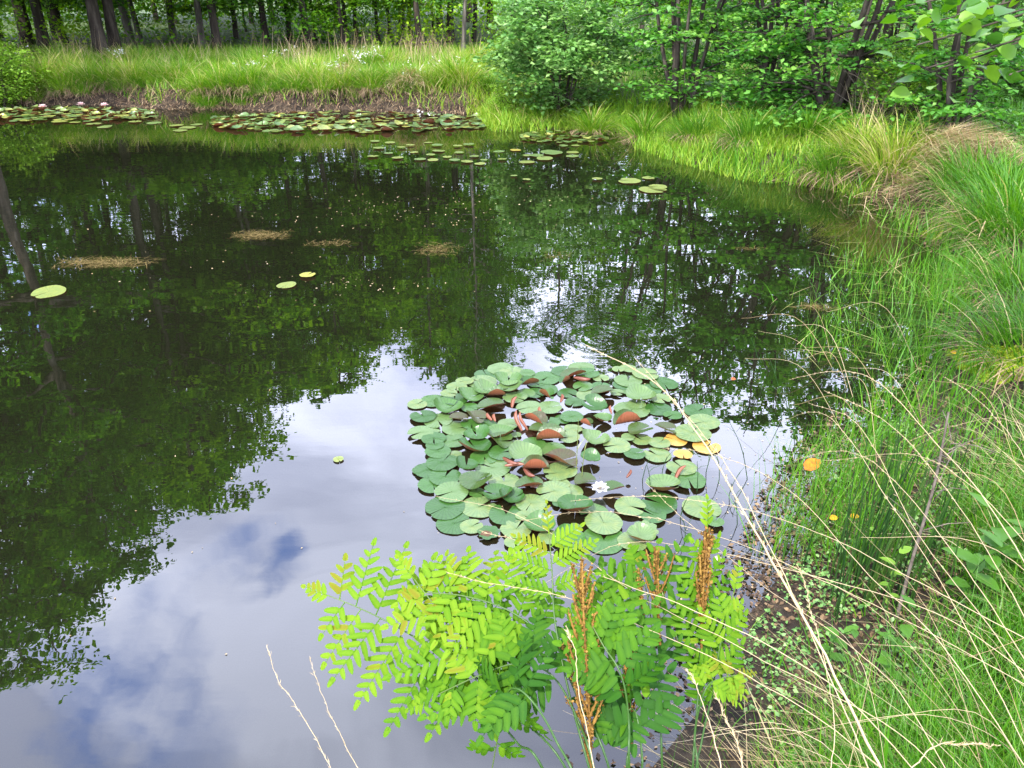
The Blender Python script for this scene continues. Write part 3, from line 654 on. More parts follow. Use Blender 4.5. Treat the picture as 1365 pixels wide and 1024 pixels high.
for i in range(m):
    u = -25+i*(690/m)+random.uniform(-6, 6); v = 139+ (6 if u > 250 else 0)
    p = gp(u, v); 
    # walk back from the shoreline to the lip of the bank
    q = p[:2]+np.array([0, .22+random.uniform(0, .2)]); kind_ = random.choices([0, 1, 2, 3], [4, 2, 3, 3])[0]
    put_tussock(kind_, q[0], q[1], random.uniform(.75, 1.1), {0: 'shaggy green tussock with a brown skirt at the lip of the far bank', 1: 'rounded green tussock at the lip of the far bank', 2: 'yellowing tussock with dry blades at the lip of the far bank', 3: 'small vivid green tuft at the lip of the far bank'}[kind_], TG)
for i in range(44):
    u = -20+i*15.4+random.uniform(-7, 7); p = gp(u, 139+(6 if u > 250 else 0)); q = p[:2]+np.array([0, random.uniform(-.02, .14)]); kind_ = random.choice([3, 3, 0, 1, 3])
    put_tussock(kind_, q[0], q[1], random.uniform(.5, .85), {3: 'small vivid green tuft hanging at the far waterline', 0: 'shaggy green tussock low at the far waterline', 1: 'rounded green tussock low at the far waterline'}[kind_], 'tufts low along the far waterline')
for i in range(40):
    u = random.uniform(-30, 660); p = gp(u, 142); q = p[:2]+np.array([0, random.uniform(.8, 3.4)])
    kind_ = random.choice([0, 2, 0, 1])
    put_tussock(kind_, q[0], q[1], random.uniform(.6, 1.0), {0: 'shaggy green tussock on top of the far bank', 1: 'rounded green tussock on top of the far bank', 2: 'yellowing tussock with dry blades on top of the far bank'}[kind_], 'grass tussocks on top of the far bank')
RB = 'grass tussocks on the right bank'
for (u, v, z, k, s, lab) in [
    (720, 150, .2, 1, .8, 'dull green tussock below the round bush'), (790, 150, .3, 0, .9, 'green tussock right of the round bush foot'), (860, 160, .3, 1, 1.0, 'dark green tussock left of the first shrub stems'),
    (930, 170, .3, 4, 1.0, 'soft dark tussock in the shade of the first shrub'), (1000, 175, .4, 4, 1.0, 'dark tussock in the shade between two shrubs'),
    (1075, 190, .3, 3, 1.1, 'small vivid tuft under the drooping shrub'), (1110, 222, .2, 4, 1.0, 'vivid green tussock beside the muddy inlet'), (1150, 205, .3, 2, .95, 'largest spiky tussock with straw stems above the inlet'),
    (1190, 235, .2, 2, 1.0, 'tussock with hanging brown thatch above the inlet'), (1235, 225, .25, 2, .9, 'thatched tussock left of the big vivid green one'), (1300, 250, .35, 4, 1.25, 'big vivid green tussock right of the moss'),
    (1345, 240, .5, 4, 1.2, 'arching green tussock behind the vivid one'), (1350, 300, .3, 4, 1.35, 'broad fine-leaved green tussock at the right edge'), (1385, 300, .4, 4, 1.3, 'tussock cut by the right edge of the view'),
    (1368, 375, .2, 4, 1.1, 'dark green tussock low at the right edge'), (1400, 440, .3, 4, 1.2, 'tussock outside the right corner of the mud')]:
    p = gp(u, v, z); put_tussock(k, p[0], p[1], s, lab, RB)
# flattened dead pale grass heap right
def heap(u, v, z, n, s, label, azc):
    c = gp(u, v, z); gg = Geo(); b = np.stack([c[0]+R.normal(0, .35*s, n), c[1]+R.normal(0, .2*s, n), np.zeros(n)], 1); b[:, 2] = HT(b[:, 0], b[:, 1])+(.05+.3*np.exp(-((b[:, 0]-c[0])/(.4*s))**2))*R.uniform(.5, 1.1, n)+(.12 if u > 1100 else 0)
    V, F, k = blades(b, R.uniform(.25, .6, n)*s, azc+R.normal(0, .55, n), R.uniform(.9, 1.5, n), R.uniform(.2, .9, n), .008, 4); gg.add(V, F, np.repeat(R.uniform(.2, 1, n), k))
    o = gg.build('dead_grass_heap', M['straw']); tag(o, label, 'dead grass', 'flattened heaps of dead pale grass')
heap(1255, 208, .5, 1500, .85, 'flattened pale dead grass between the tussocks at the right', 2.6)
heap(1312, 216, .5, 900, .6, 'small pale dead grass heap draped right of the larger one', 3.4)
heap(462, 98, .55, 500, .8, 'pale dead grass heap beside the white flowers on the far bank', 3.0)
heap(545, 106, .52, 450, .8, 'pale dry grass heap in the middle of the far bank', 3.2)
heap(798, 112, .5, 300, .6, 'small pale dry grass patch right of the round bush', 3.0)
# tall dry stems standing on the far bank
G = Geo()
for u0, u1, n in ((440, 500, 60), (540, 600, 110), (80, 125, 40), (210, 300, 50), (380, 420, 40), (300, 640, 110), (1130, 1180, 50), (0, 200, 40)):
    u = R.uniform(u0, u1, n); p = np.array([gp(a_, R.uniform(82, 100) if a_ < 1000 else R.uniform(165, 200), .42 if a_ < 1000 else .4) for a_ in u])
    p[:, 2] = HT(p[:, 0], p[:, 1])
    V, F, k = blades(p, R.uniform(.5, .85, n), R.uniform(0, 2*PI, n), R.uniform(0, .35, n), R.uniform(.1, .7, n), .011, 4, taper=.6); G.add(V, F, np.repeat(R.uniform(0, 1, n), k))
tag(G.build('dry_grass', M['straw']), 'tall dry straw stems standing above the far bank grass', kind='stuff')
# brown thatch and roots along the water's edge of the far bank
G = Geo(); n = 5500
u = R.uniform(-60, 660, n); x = (u-682.5)/FPX*17; e_ = []
sx = poly[:9, 0]; sy = poly[:9, 1]
x = R.uniform(-13, -.5, n); y = np.interp(x, sx, sy)+R.uniform(-.12, .42, n)
grass_patch(G, x, y, R.uniform(.06, .2, n), .014, lean=(.9, 1.8), curl=(.2, 1.2), tint=(0, 1), K=2, azc=PI)
n = 5000; tx = R.uniform(3.2, 4.6, n); ty = R.uniform(6.4, 9.2, n); d = sdist(tx, ty); k = (d > -.05) & (d < .5)
grass_patch(G, tx[k], ty[k], R.uniform(.1, .28, k.sum()), .009, lean=(.9, 1.7), curl=(.2, 1), tint=(0, 1), K=2, azc=-2.2)
tag(G.build('thatch', M['thatch']), 'brown dead grass and roots hanging along the waterline', kind='stuff')
# leaf litter and debris on the mud
def flat_bits(name, x, y, z, size, mat, label, tilt=.25):
    n = len(x); V, F = cards(np.stack([x, y, z], 1), size, 6 if tilt < .3 else 2.5, .6, .05); gg = Geo(); gg.add(V, F, np.repeat(R.uniform(0, 1, n), 4)); o = gg.build(name, mat); tag(o, label, kind='stuff'); return o
x = R.normal(1.35, .5, 16000); y = R.normal(2.4, .95, 16000); d = sdist(x, y); k = (d > -.22) & (d < .7) & (y > 1.4)
flat_bits('leaf_litter', x[k], y[k], np.maximum(HT(x[k], y[k]), 0)+.006, R.uniform(.007, .03, k.sum()), M['litter'], 'brown leaf litter and bits on the wet mud', .6)
x = R.uniform(2.2, 4.3, 7000); y = R.uniform(3.5, 8.5, 7000); d = sdist(x, y); k = (d > -.1) & (d < .6)
flat_bits('mud_litter', x[k], y[k], np.maximum(HT(x[k], y[k]), 0)+.006, R.uniform(.015, .045, k.sum()), M['litter'], 'brown dead leaves and stems on the muddy right margin', .6)

# tiny herbs on the mud
n = 9000; hc = R.uniform(0, 1, (60, 2))*np.array([1.2, 2.6])+np.array([.75, 1.35]); q = R.integers(0, 60, n); x = hc[q, 0]+R.normal(0, .06, n); y = hc[q, 1]+R.normal(0, .07, n); d = sdist(x, y); k = (d > .03) & (d < 1)
V, F = cards(np.stack([x[k], y[k], HT(x[k], y[k])+R.uniform(.005, .05, k.sum())], 1), R.uniform(.008, .022, k.sum()), 1.2, .7); hg_ = Geo(); hg_.add(V, F, np.repeat(R.uniform(0, .8, k.sum()), 4))
tag(hg_.build('ground_herbs', M['leaf_bush']), 'tiny green herbs and moss on the wet mud beside the fern', kind='stuff')
# moss cushions
def moss(u, v, z, rx, ry, label):
    c = gp(u, v, z); n = 26; m_ = 14; th = np.linspace(0, 2*PI, n, endpoint=False); V = []
    for j in range(m_):
        f = j/(m_-1); rr = f*(1+.16*np.sin(th*3+u)+.1*np.sin(th*7+v)); px = c[0]+rx*rr*np.cos(th); py = c[1]+ry*rr*np.sin(th)
        V.append(np.stack([px, py, np.maximum(HT(px, py), 0)+.075*(1-f**2.2)-.02*f+.006*np.sin(th*9+j*2)], 1))
    V = np.concatenate(V); i, j = np.meshgrid(np.arange(n), np.arange(m_-1)); F = np.stack([j*n+i, j*n+(i+1) % n, (j+1)*n+(i+1) % n, (j+1)*n+i], -1).reshape(-1, 4)
    # tiny moss fronds on the cushion
    gg = Geo(); gg.add(V, F, .5); o = gg.build('moss_cushion', M['moss'], smooth=True); tag(o, label, 'moss', 'yellow-green moss cushions')
    q = R.integers(0, len(V), 1500); P = V[q]+R.normal(0, .02, (1500, 3))*np.array([1, 1, .3]); P[:, 2] += .008
    V2, F2 = cards(P, .022, .6); 
    g2 = Geo(); g2.add(V2, F2, np.repeat(R.uniform(0, 1, 1500), 4)); mo = g2.build('moss_tips', M['moss'], o)
moss(1215, 250, .1, .27, .3, 'upper yellow-green moss cushion beside the thatched tussock')
moss(1282, 304, .1, .33, .3, 'lower bright moss cushion in front of the fine-leaved tussock')
moss(1340, 470, .12, .3, .3, 'dull moss patch at the right edge beside bare mud')

# ------------------------------------------------------------------ water lilies
def pad_mesh(r, kind, t, far=False):
    """unit builder for one lily pad, centred, r radius"""
    nr, na = 5, 26; notch = R.uniform(.03, .2) if kind != 'notch' else .42
    th = np.linspace(notch, 2*PI-notch, na); rho = np.array([.02, .35, .62, .85, 1.0])
    ph = R.uniform(0, 6.28)
    rim = 1+.025*np.sin(th*3+ph)+.012*np.sin(th*8+ph*2)
    endr = 1-.1*np.exp(-((th-notch)/.18)**2)-.1*np.exp(-((2*PI-notch-th)/.18)**2)
    Rr = rho[:, None]*(rim*endr)[None]; Xp = r*Rr*np.cos(th)[None]; Yp = r*Rr*np.sin(th)[None]
    rr = rho[:, None]+0*Xp
    Zp = .012*r*np.sin(th*5+ph)[None]*rr**2+.01*r*rr
    if kind == 'torn': Xp *= 1+.12*np.sin(th*9)[None]*rr**3; Yp *= 1+.12*np.sin(th*7)[None]*rr**3
    if kind == 'cup':
        a = R.uniform(0, 6.28); Zp += r*rr**3.5*(.2+.4*np.maximum(0, np.cos(th-a))[None]**2)
        if R.uniform() < .5: Zp += .1*r*np.maximum(0, np.cos(th-a-PI))[None]*rr**4
    if kind in ('fold', 'brown'):
        am = R.uniform(1.0, 1.35) if kind == 'fold' else (R.uniform(.2, .45) if far else R.uniform(.4, .75)); ax = R.normal(0, .35) if not far else R.uniform(0, 3.14)
        ca, sa = math.cos(ax), math.sin(ax); A_ = Xp*ca+Yp*sa; B_ = -Xp*sa+Yp*ca
        # both halves lift around the midrib, one more than the other
        u_ = abs(B_)/r; ang = am*np.where(B_ < 0, 1.0, R.uniform(.3, .8) if kind == 'fold' else .3)*u_**.5*1.05
        Zp += abs(B_)*np.sin(ang); B_ = B_*np.cos(ang); Xp = A_*ca-B_*sa; Yp = A_*sa+B_*ca
    V = np.stack([Xp, Yp, Zp], -1).reshape(-1, 3)
    i, j = np.meshgrid(np.arange(na-1), np.arange(nr-1)); F = np.stack([j*na+i, j*na+i+1, (j+1)*na+i+1, (j+1)*na+i], -1).reshape(-1, 4)
    F = F[:, ::-1] if False else F
    T = np.clip(t+.0*rr, 0, 1).ravel()
    return V, F, T
def roll_mesh(L_, r, t):
    """a rolled young lily leaf: a cigar of two scrolls"""
    s = np.linspace(0, 1, 12); rad = r*np.sin(PI*np.clip(s*.93+.05, 0, 1))**.6; V = []; k = 22
    a = np.linspace(0, 4.4*PI, k); 
    for i in range(12): V.append(np.stack([np.full(k, (s[i]-.5)*L_), rad[i]*(.45+.55*a/a[-1])*np.cos(a), rad[i]*(.45+.55*a/a[-1])*np.sin(a)+r*.6], 1))
    V = np.concatenate(V)*np.array([.85, 1, 1]); V[:, 1] += .18*L_*np.sin(V[:, 0]/L_*3.4+.6)*np.sign(t-.5); i, j = np.meshgrid(np.arange(k-1), np.arange(11)); F = np.stack([j*k+i, j*k+i+1, (j+1)*k+i+1, (j+1)*k+i], -1).reshape(-1, 4)
    return V, F, np.full(len(V), t)
# normals must face up: check winding once
def rot(V, rz, tx=0, ty=0):
    m_ = Matrix.Rotation(rz, 3, 'Z') @ Matrix.Rotation(tx, 3, 'X') @ Matrix.Rotation(ty, 3, 'Y'); return V @ np.array(m_).T
npad = 0
def add_pad(u, v, wpx, kind='f', label='', group='', tint=None, lift=None, facing=None):
    global npad
    lift = R.uniform(.004, .02) if lift is None else lift
    c = gp(u, v, lift); rng_ = np.linalg.norm(c-np.array([0, 0, H0])); r = .5*wpx*rng_/FPX*(1.13)
    kk = {'f': 'flat', 'p': 'flat', 'y': 'flat', 'c': 'cup', 'F': 'fold', 'b': 'brown', 'B': 'fold', 'n': 'notch', 't': 'torn'}[kind]
    tt = tint if tint is not None else {'p': .62, 'y': 1.0}.get(kind, R.uniform(.12, .62))
    V, F, T = pad_mesh(r, kk, tt, v < 200)
    V = rot(V, (R.normal(0, .35) if kind in 'bBF' else R.uniform(0, 6.28)) if facing is None else facing)
    V = rot(V, 0, R.normal(0, .02 if kind not in 'cbB' else .06), R.normal(0, .02 if kind not in 'cbB' else .06))
    lo = V[:, 2].min(); 
    if kk == 'flat': V[:, 2] = np.maximum(V[:, 2], -lift+.002)
    else: V[:, 2] -= min(0, lo+lift-.003)
    o = mk('lily_pad', V, F, M['pad_brown'] if kind in 'bB' else M['pad'], None, T, True); o.location = tuple(c)
    npad += 1
    return tag(o, label, 'lily pad', group)
def flipcheck():
    V, F, T = pad_mesh(.1, 'flat', .3); a, b, c = V[F[30][0]], V[F[30][1]], V[F[30][2]]; return np.cross(b-a, c-b)[2] < 0
_pm = pad_mesh
if flipcheck():
    def pad_mesh(r, kind, t, far=False):
        V, F, T = _pm(r, kind, t, far); return V, F[:, ::-1].copy(), T
NEAR = []
def crop(ox, oy, s, items):
    for it in items: NEAR.append((ox+it[0]/s, oy+it[1]/s, it[2]/s, it[3] if len(it) > 3 else 'f'))
crop(540, 480, 6.825, [(870,80,215),(740,135,200),(700,200,245),(540,190,150,'p'),(470,240,170,'p'),(975,110,210,'p'),(1110,115,130),(940,190,220,'c'),(960,255,200,'c'),(1130,215,165,'F'),(1290,160,230),(1080,160,150),
 (740,280,220,'c'),(600,330,210,'c'),(830,320,160,'F'),(450,355,215),(260,370,215),(110,400,160,'p'),(395,440,235,'c'),(790,415,240,'b'),(1000,340,200),(1280,270,200),(1180,300,180),(590,430,150),(165,510,215),(300,550,240),
 (490,530,160,'b'),(640,520,190,'b'),(1130,430,220),(1310,430,215),(1290,330,150,'F'),(470,620,240),(720,600,220),(940,580,180),(1190,560,200,'B'),(140,660,210),(240,670,180),(260,710,200),(440,735,220),(650,690,210,'c'),
 (860,670,230,'c'),(850,735,240,'b'),(270,770,150),(1010,680,90),(1240,640,210,'b'),(300,830,210),(630,790,270,'c'),(1170,760,190),(1020,780,180,'p'),(880,840,220),(1300,700,170,'B'),(1300,810,170),(340,930,270),
 (560,960,180,'c'),(720,880,230),(450,860,120,'p'),(1100,880,270,'c'),(800,980,280),(150,1000,150),(600,580,170),(1100,300,150),(400,300,140,'p'),(1190,210,150)])
crop(720, 480, 5.46, [(165,80,150),(300,55,170),(340,95,160),(180,155,85,'F'),(245,110,170,'b'),(440,130,110,'p'),(310,190,130),(200,240,135),(340,255,140),(460,230,155,'b'),(250,305,130),(390,340,170,'c'),(440,190,120),
 (455,430,120,'c'),(230,410,150),(60,450,150),(340,470,95,'B'),(170,430,120),(240,500,120,'p'),(210,560,140,'p'),(400,580,180,'c'),(80,570,200,'B'),(90,650,180),(150,730,230,'b'),(365,715,130,'c'),(160,800,200,'p'),
 (570,65,85,'p'),(640,60,110,'p'),(770,100,170,'p'),(640,150,180),(600,180,130),(900,170,180),(640,220,120),(790,215,170),(560,235,90),(735,270,190,'c'),(880,280,130,'p'),(670,360,230),(860,355,170),(700,320,120),(965,400,120),
 (1150,370,180),(1190,450,200,'p'),(630,455,180,'B'),(730,510,165,'b'),(640,560,90),(915,500,155,'b'),(1110,530,230,'p'),(555,620,180,'p'),(690,680,140),(850,690,180,'p'),(870,600,140,'p'),(740,580,130,'p'),
 (985,580,150,'y'),(1210,630,175,'y'),(1040,685,120,'y')])
crop(540, 600, 6.205, [(185,165,200),(330,220,235),(235,285,225),(590,255,255,'b'),(820,260,230),(385,345,250),(1030,290,210,'b'),(760,365,220,'c'),(880,390,190,'c'),(590,350,120),(330,475,290),(610,470,270),(835,530,255,'n'),
 (1230,340,250,'p'),(1040,440,230,'p'),(1300,430,150),(410,605,265),(550,630,170,'p'),(690,680,160,'t'),(920,650,230,'p'),(905,760,150,'p'),(1115,630,230,'c'),(1190,720,160,'p'),(980,540,120,'p'),(1250,190,200,'p'),(1080,150,200,'B')])
crop(740, 600, 5.6875, [(230,235,155,'b'),(450,290,150,'b'),(820,275,230,'c'),(1010,220,230),(960,130,200,'p'),(570,425,210,'p'),(790,400,240),(740,490,180),(1110,435,250,'p'),(1210,540,120),(150,430,240,'c'),(290,470,200),
 (370,550,250,'p'),(110,690,210,'c'),(370,680,290,'n'),(650,650,190,'c'),(590,690,200,'p'),(680,600,170,'t'),(140,590,110,'p'),(100,320,200,'p'),(30,260,150,'p')])
names = {'f': 'flat glossy green lily pad', 'p': 'thin pale lily pad lying on the surface', 'c': 'cupped green lily pad with a raised rim', 'F': 'folded upright bright green lily pad', 'b': 'bronze-rimmed lily pad with brown underside', 'B': 'half-rolled red-brown lily leaf', 'n': 'large lily pad with a wide open notch', 't': 'torn ragged lily pad', 'y': 'yellowed lily pad'}
ylab = ['oval yellow lily pad right of the bronze pads', 'larger orange-yellow lily pad under the thick dry stem', 'thin half-sunk yellow lily pad between the other two']
nn = 0; yi = 0
NEAR.sort(key=lambda t: t[1])
for k, (u, v, w_, kd) in enumerate(NEAR):
    where = 'at left of near cluster' if u < 590 else ('in loose right of near cluster' if u > 850 else ('at front of near cluster' if v > 670 else ('at back of near cluster' if v < 520 else 'in crowded middle of near cluster')))
    lab = names[kd]+' '+where
    if kd == 'y': lab = ylab[yi % 3]; yi += 1
    fc = None
    if kd == 'n': fc = PI/2+R.uniform(-.1, .1); lab = 'lily pad with a wide open notch, '+('at the front right of the near cluster' if u > 760 else 'darker one left of the ferny frond')
    add_pad(u, v, w_, kd, lab, 'lily pads of the near cluster', lift=.004+.0018*(k % 9)+(.012 if kd in 'cbBF' else 0), facing=fc)
for j, (u, v, L_, r_, az_, el_) in enumerate([(686, 538, .1, .014, .9, .25), (653, 557, .07, .012, 1.6, .2), (660, 558, .06, .011, 1.3, .3), (693, 562, .13, .013, 1.45, .9), (699, 562, .12, .011, 1.65, .9), (722, 550, .07, .012, 1.5, .6),
        (748, 532, .06, .012, 1.8, .5), (681, 616, .12, .014, -.5, .2), (686, 622, .1, .012, -.4, .1), (776, 506, .11, .015, -.05, .1), (907, 633, .12, .012, .5, .35), (815, 547, .06, .009, 1.2, .5), (838, 632, .05, .009, 1.4, .6), (706, 632, .11, .014, -.7, .2)]):
    V, F, T = roll_mesh(L_, r_, R.uniform(.2, .8)); V = rot(V, az_, 0, -el_); c = gp(u, v, .03)
    o = mk('rolled_lily_leaf', V, F, M['pad_roll'], None, T, True); o.location = tuple(c)
    tag(o, ['tightly rolled red-brown lily leaf pointing up right, left of centre', 'short red-brown rolled lily leaf, left of a small pair', 'short red-brown rolled lily leaf, right of a small pair', 'tall upright rolled red lily leaf, left of two', 'tall upright rolled red lily leaf, right of two', 'small rolled leaf right of the two tall ones', 'small rolled leaf above the pale pads in the middle', 'rolled red leaf above the folded brown pad', 'lower rolled red leaf beside the folded brown pad', 'rolled red leaf lying on the back edge pads', 'single pointed red leaf on the loose right pads', 'thin drooping red leaf near the thin green stem', 'small red leaf bud among the dry straw', 'rolled red leaf crossing the folded brown pad'][j], 'lily leaf', 'rolled young lily leaves')
# separate pads on open water
for (u, v, w_, kd, lab) in [(65, 389, 32, 'f', 'single pale green lily pad alone at the left of the pond'), (382, 380, 22, 'f', 'single bright lily pad left of the half-sunk yellow one'), (410, 366, 18, 'y', 'half-sunk yellowish lily pad right of the bright one'),
        (451, 612, 12, 'p', 'tiny pale leaf alone on the open mirror of clouds'), (839, 241, 26, 'f', 'long pale lily pad left of the paired ones under the spit'), (864, 237, 14, 'f', 'small pale lily pad above the paired ones'), (877, 249, 21, 'f', 'upper pad of the touching pair off the marsh spit'), (870, 253, 32, 'f', 'lower pad of the touching pair off the marsh spit'),
        (796, 238, 12, 'f', 'small pale lily pad alone left of the long one')]:
    add_pad(u, v, w_, kd, lab, 'single lily pads on open water', tint=.7 if kd != 'y' else .85)
sc_px = [(497,208,12),(518,204,10),(530,210,13),(552,203,9),(560,212,13),(574,206,10),(585,201,14),(596,209,10),(606,213,12),(577,213,12),(622,215,14),(640,218,12),(612,203,10),(632,208,11),(547,193,9),(520,190,11),(500,188,10),(505,197,12),(535,196,9),(610,194,10),(625,192,12),(571,190,9),(583,193,12),(645,213,8),
         (665,202,12),(687,200,13),(669,212,10),(704,207,12),(702,216,18),(715,207,16),(726,211,18),(735,203,24),(763,203,14),(763,208,14),(767,194,9),(751,194,10),(685,234,8),(702,239,9),(100,163,10),(125,165,14),(180,162,12),(205,164,14),(235,167,14),(250,170,16),(240,174,14),(262,166,12),(140,169,14)]
for u, v, w_ in sc_px:
    if abs(u-687) < 1: add_pad(u, v, w_, 'y', 'yellow lily pad among the small pale ones before the middle raft', 'small pads scattered before the rafts', tint=.9)
    else: add_pad(u, v, w_*1.05, 'f', 'small pale lily pad floating %s' % ('before the middle raft' if u < 655 and u > 400 else ('below the small right raft' if u > 655 else 'before the left raft')), 'small pads scattered before the rafts', tint=R.uniform(.6, .72))
# rafts: nearest / largest as objects, the rest as one mass
raft = []
def fill(u0, u1, vt, vb, n, wpx, pb):
    for _ in range(n):
        f = R.uniform(0, 1); u = u0+(u1-u0)*f; e = math.sin(PI*min(max(f*.9+.05, 0), 1))**.5
        v = vt+(vb-vt)*(.5+.5*e*R.uniform(-1, 1)); raft.append((u, v, wpx*R.uniform(.7, 1.25)*(v+20)/(vt+40), R.choice(['f', 'c', 'b'], p=[.52-pb/2, .23-pb/2, .25+pb]), u0))
fill(285, 648, 148, 177, 430, 13, .05); fill(-40, 205, 142, 162, 320, 12, .0); fill(695, 808, 175, 190, 100, 11.5, .15)
raft.sort(key=lambda t: -t[2]*1)
budget = 296-npad
G1 = Geo(); G2 = Geo()
for k, (u, v, w_, kd, u0) in enumerate(raft):
    rn = {285: 'the large middle raft', -40: 'the far left raft', 695: 'the small raft off the marsh strip'}[u0]
    if k < budget: add_pad(u, v, w_, kd, names[kd]+' in '+rn, 'lily pads of '+rn, tint=R.uniform(.45, .8))
    else:
        lift = R.uniform(.005, .03); c = gp(u, v, lift); r = .5*w_*np.linalg.norm(c-np.array([0, 0, H0]))/FPX; kk = {'f': 'flat', 'c': 'cup', 'b': 'brown', 'B': 'fold'}[kd]
        V, F, T = pad_mesh(r*.85, kk, R.uniform(.5, .82), True); V = rot(V, R.uniform(0, 6.28)); V[:, 2] -= min(0, V[:, 2].min()+lift-.003); (G2 if kd in 'bB' else G1).add(V+c, F, T)
tag(G1.build('green_lily_pads', M['pad'], smooth=True), 'mass of small green lily pads filling the far rafts', kind='stuff')
tag(G2.build('bronze_lily_pads', M['pad_brown'], smooth=True), 'mass of small bronze curled lily pads filling the far rafts', kind='stuff')
# blossoms
def blossom(u, v, r, mat, label, h=.02):
    c = gp(u, v, h); root = empty('water_lily_flower', tuple(c)); pg = Geo()
    for ring, (np_, el, L_) in enumerate(((7, .35, 1), (7, .8, .9), (5, 1.2, .7))):
        for i in range(np_):
            a_ = i*2*PI/np_+ring*.4; d = np.array([math.cos(a_)*math.cos(el), math.sin(a_)*math.cos(el), math.sin(el)])
            big_leaf(pg, d*.1*r, d, np.array([-math.cos(a_)*math.sin(el), -math.sin(a_)*math.sin(el), math.cos(el)]), r*L_, .5, .8)
    pg.build('petals', mat, root); cg = Geo()
    for i in range(14):
        a_ = i*2.4; V, F = tube([(0, 0, 0), (math.cos(a_)*r*.12, math.sin(a_)*r*.12, r*.35)], [.03*r, .05*r], 4); cg.add(V, F)
    cg.build('stamens', M['yellow_core'], root); tag(root, label, 'flower'); return root
blossom(800, 652, .038, M['petal'], 'white water lily blossom in the front of the near cluster', .035)
for u, v, lab in ((57, 143, 'pale pink lily blossom, leftmost on the left raft'), (108, 140, 'pale pink lily blossom in the middle of the left raft'), (139, 141, 'pale pink lily blossom, rightmost on the left raft')):
    blossom(u, v, .075, M['petal_pink'], lab, .05)
# white wild flowers on the bank
def flower_patch(u, v, z, n, su, sv, label):
    gg = Geo(); c = gp(u, v, z); P = np.stack([c[0]+R.normal(0, su, n), c[1]+R.normal(0, sv, n), np.zeros(n)], 1); P[:, 2] = HT(P[:, 0], P[:, 1])+R.uniform(.25, .4, n)
    P = P[:max(5, int(n*.6))]
    for k_ in range(4):
        V, F = cards(P+R.normal(0, .022, P.shape), .034, .8, .9); gg.add(V, F, .5)
    o = gg.build('wildflower_patch', M['petal']); tag(o, label, kind='stuff')
for a_ in [(160, 82, .62, 22, .12, .15, 'small patch of white flowers at the left of the far bank'), (345, 88, .62, 20, .25, .2, 'thin patch of white flowers right of the forked tree'), (375, 78, .62, 16, .2, .2, 'few white flowers high on the bank before the slim trunks'), (448, 92, .62, 40, .2, .3, 'brightest patch of white flowers on the far bank'), (478, 86, .62, 40, .2, .3, 'white flowers below the tight pair of trunks'), (500, 84, .62, 25, .2, .3, 'white flowers in the middle of the far bank'),
           (570, 92, .62, 40, .6, .4, 'scattered white flowers below the tallest dry grass'), (710, 118, .5, 8, .15, .2, 'few white flowers under the round bush'), (765, 118, .5, 22, .25, .3, 'white flowers right of the round bush'), (560, 120, .5, 12, .15, .1, 'tiny white flowers low on the bank'), (30, 80, .62, 10, .3, .3, 'few white flowers by the yellow-green bush')]: flower_patch(*a_)

# ------------------------------------------------------------------ floating things
def mat_of_reeds(u, v, lu, lv, n, label):
    c = gp(u, v); a = gp(u-lu/2, v); sx = abs(c[0]-a[0]); sy = abs(gp(u, v-lv/2)[1]-c[1]); gg = Geo()
    b = np.stack([c[0]+np.clip(R.normal(0, .5, n), -1, 1)*sx, c[1]+np.clip(R.normal(0, .5, n), -1, 1)*sy, R.uniform(.002, .012, n)], 1)
    V, F, k = blades(b, R.uniform(.04, .14, n)*min(1, sx*3), R.uniform(0, 2*PI, n), 1.54, .02, .004, 2); gg.add(V, F, np.repeat(R.uniform(0, 1, n), k))
    o = gg.build('floating_reed_mat', M['mat']); tag(o, label, 'reed mat', 'brown mats of floating plant bits')
for a_ in [(140, 351, 120, 12, 500, 'long brown mat of floating stems at the left'), (346, 314, 70, 12, 500, 'thick brown mat of floating stems, farthest one'), (583, 333, 55, 18, 300, 'brown tangle of stems in the middle of the pond'), (440, 325, 60, 8, 120, 'thin faint mat of stems right of the farthest one'), (742, 342, 40, 12, 90, 'faint half-sunk patch of brown stems'),
           (1000, 332, 40, 6, 60, 'brown straw bits beside the shallow water grass'), (1090, 410, 60, 8, 160, 'flat yellowish straw at the edge of the shallow water grass')]: mat_of_reeds(*a_)
x = []; y = []; s = []
for (u, v, su, sv, n) in [(600, 285, 90, 14, 130), (520, 275, 70, 12, 90), (430, 290, 60, 12, 50), (500, 380, 60, 5, 70), (300, 370, 150, 30, 70), (650, 260, 120, 18, 60), (930, 500, 60, 40, 25), (350, 700, 220, 140, 30), (820, 620, 90, 50, 60), (840, 262, 80, 6, 40), (980, 640, 50, 60, 90)]:
    for _ in range(int(n*.65)):
        c = gp(R.normal(u, su), max(160, R.normal(v, sv)));
        if sdist(c[0], c[1]) < -.05: x.append(c[0]); y.append(c[1]); s.append(R.uniform(.0012, .0042)*np.linalg.norm(c-np.array([0, 0, H0]))**.75)
x = np.array(x); y = np.array(y)
flat_bits('floating_debris', x, y, np.full(len(x), .003), np.array(s)*1.25, M['straw'], 'tiny pale petals, seeds and bits floating on the pond')
x = R.uniform(.3, 1.7, 2600); y = R.uniform(1.5, 3.4, 2600); d = sdist(x, y); k = (d < 0.02) & (d > -.3) & (R.uniform(0, 1, 2600) < np.exp(d*7))
flat_bits('waterline_debris', x[k], y[k], np.full(k.sum(), .003), R.uniform(.006, .02, k.sum()), M['thatch'], 'dark broken bits floating along the near muddy waterline')
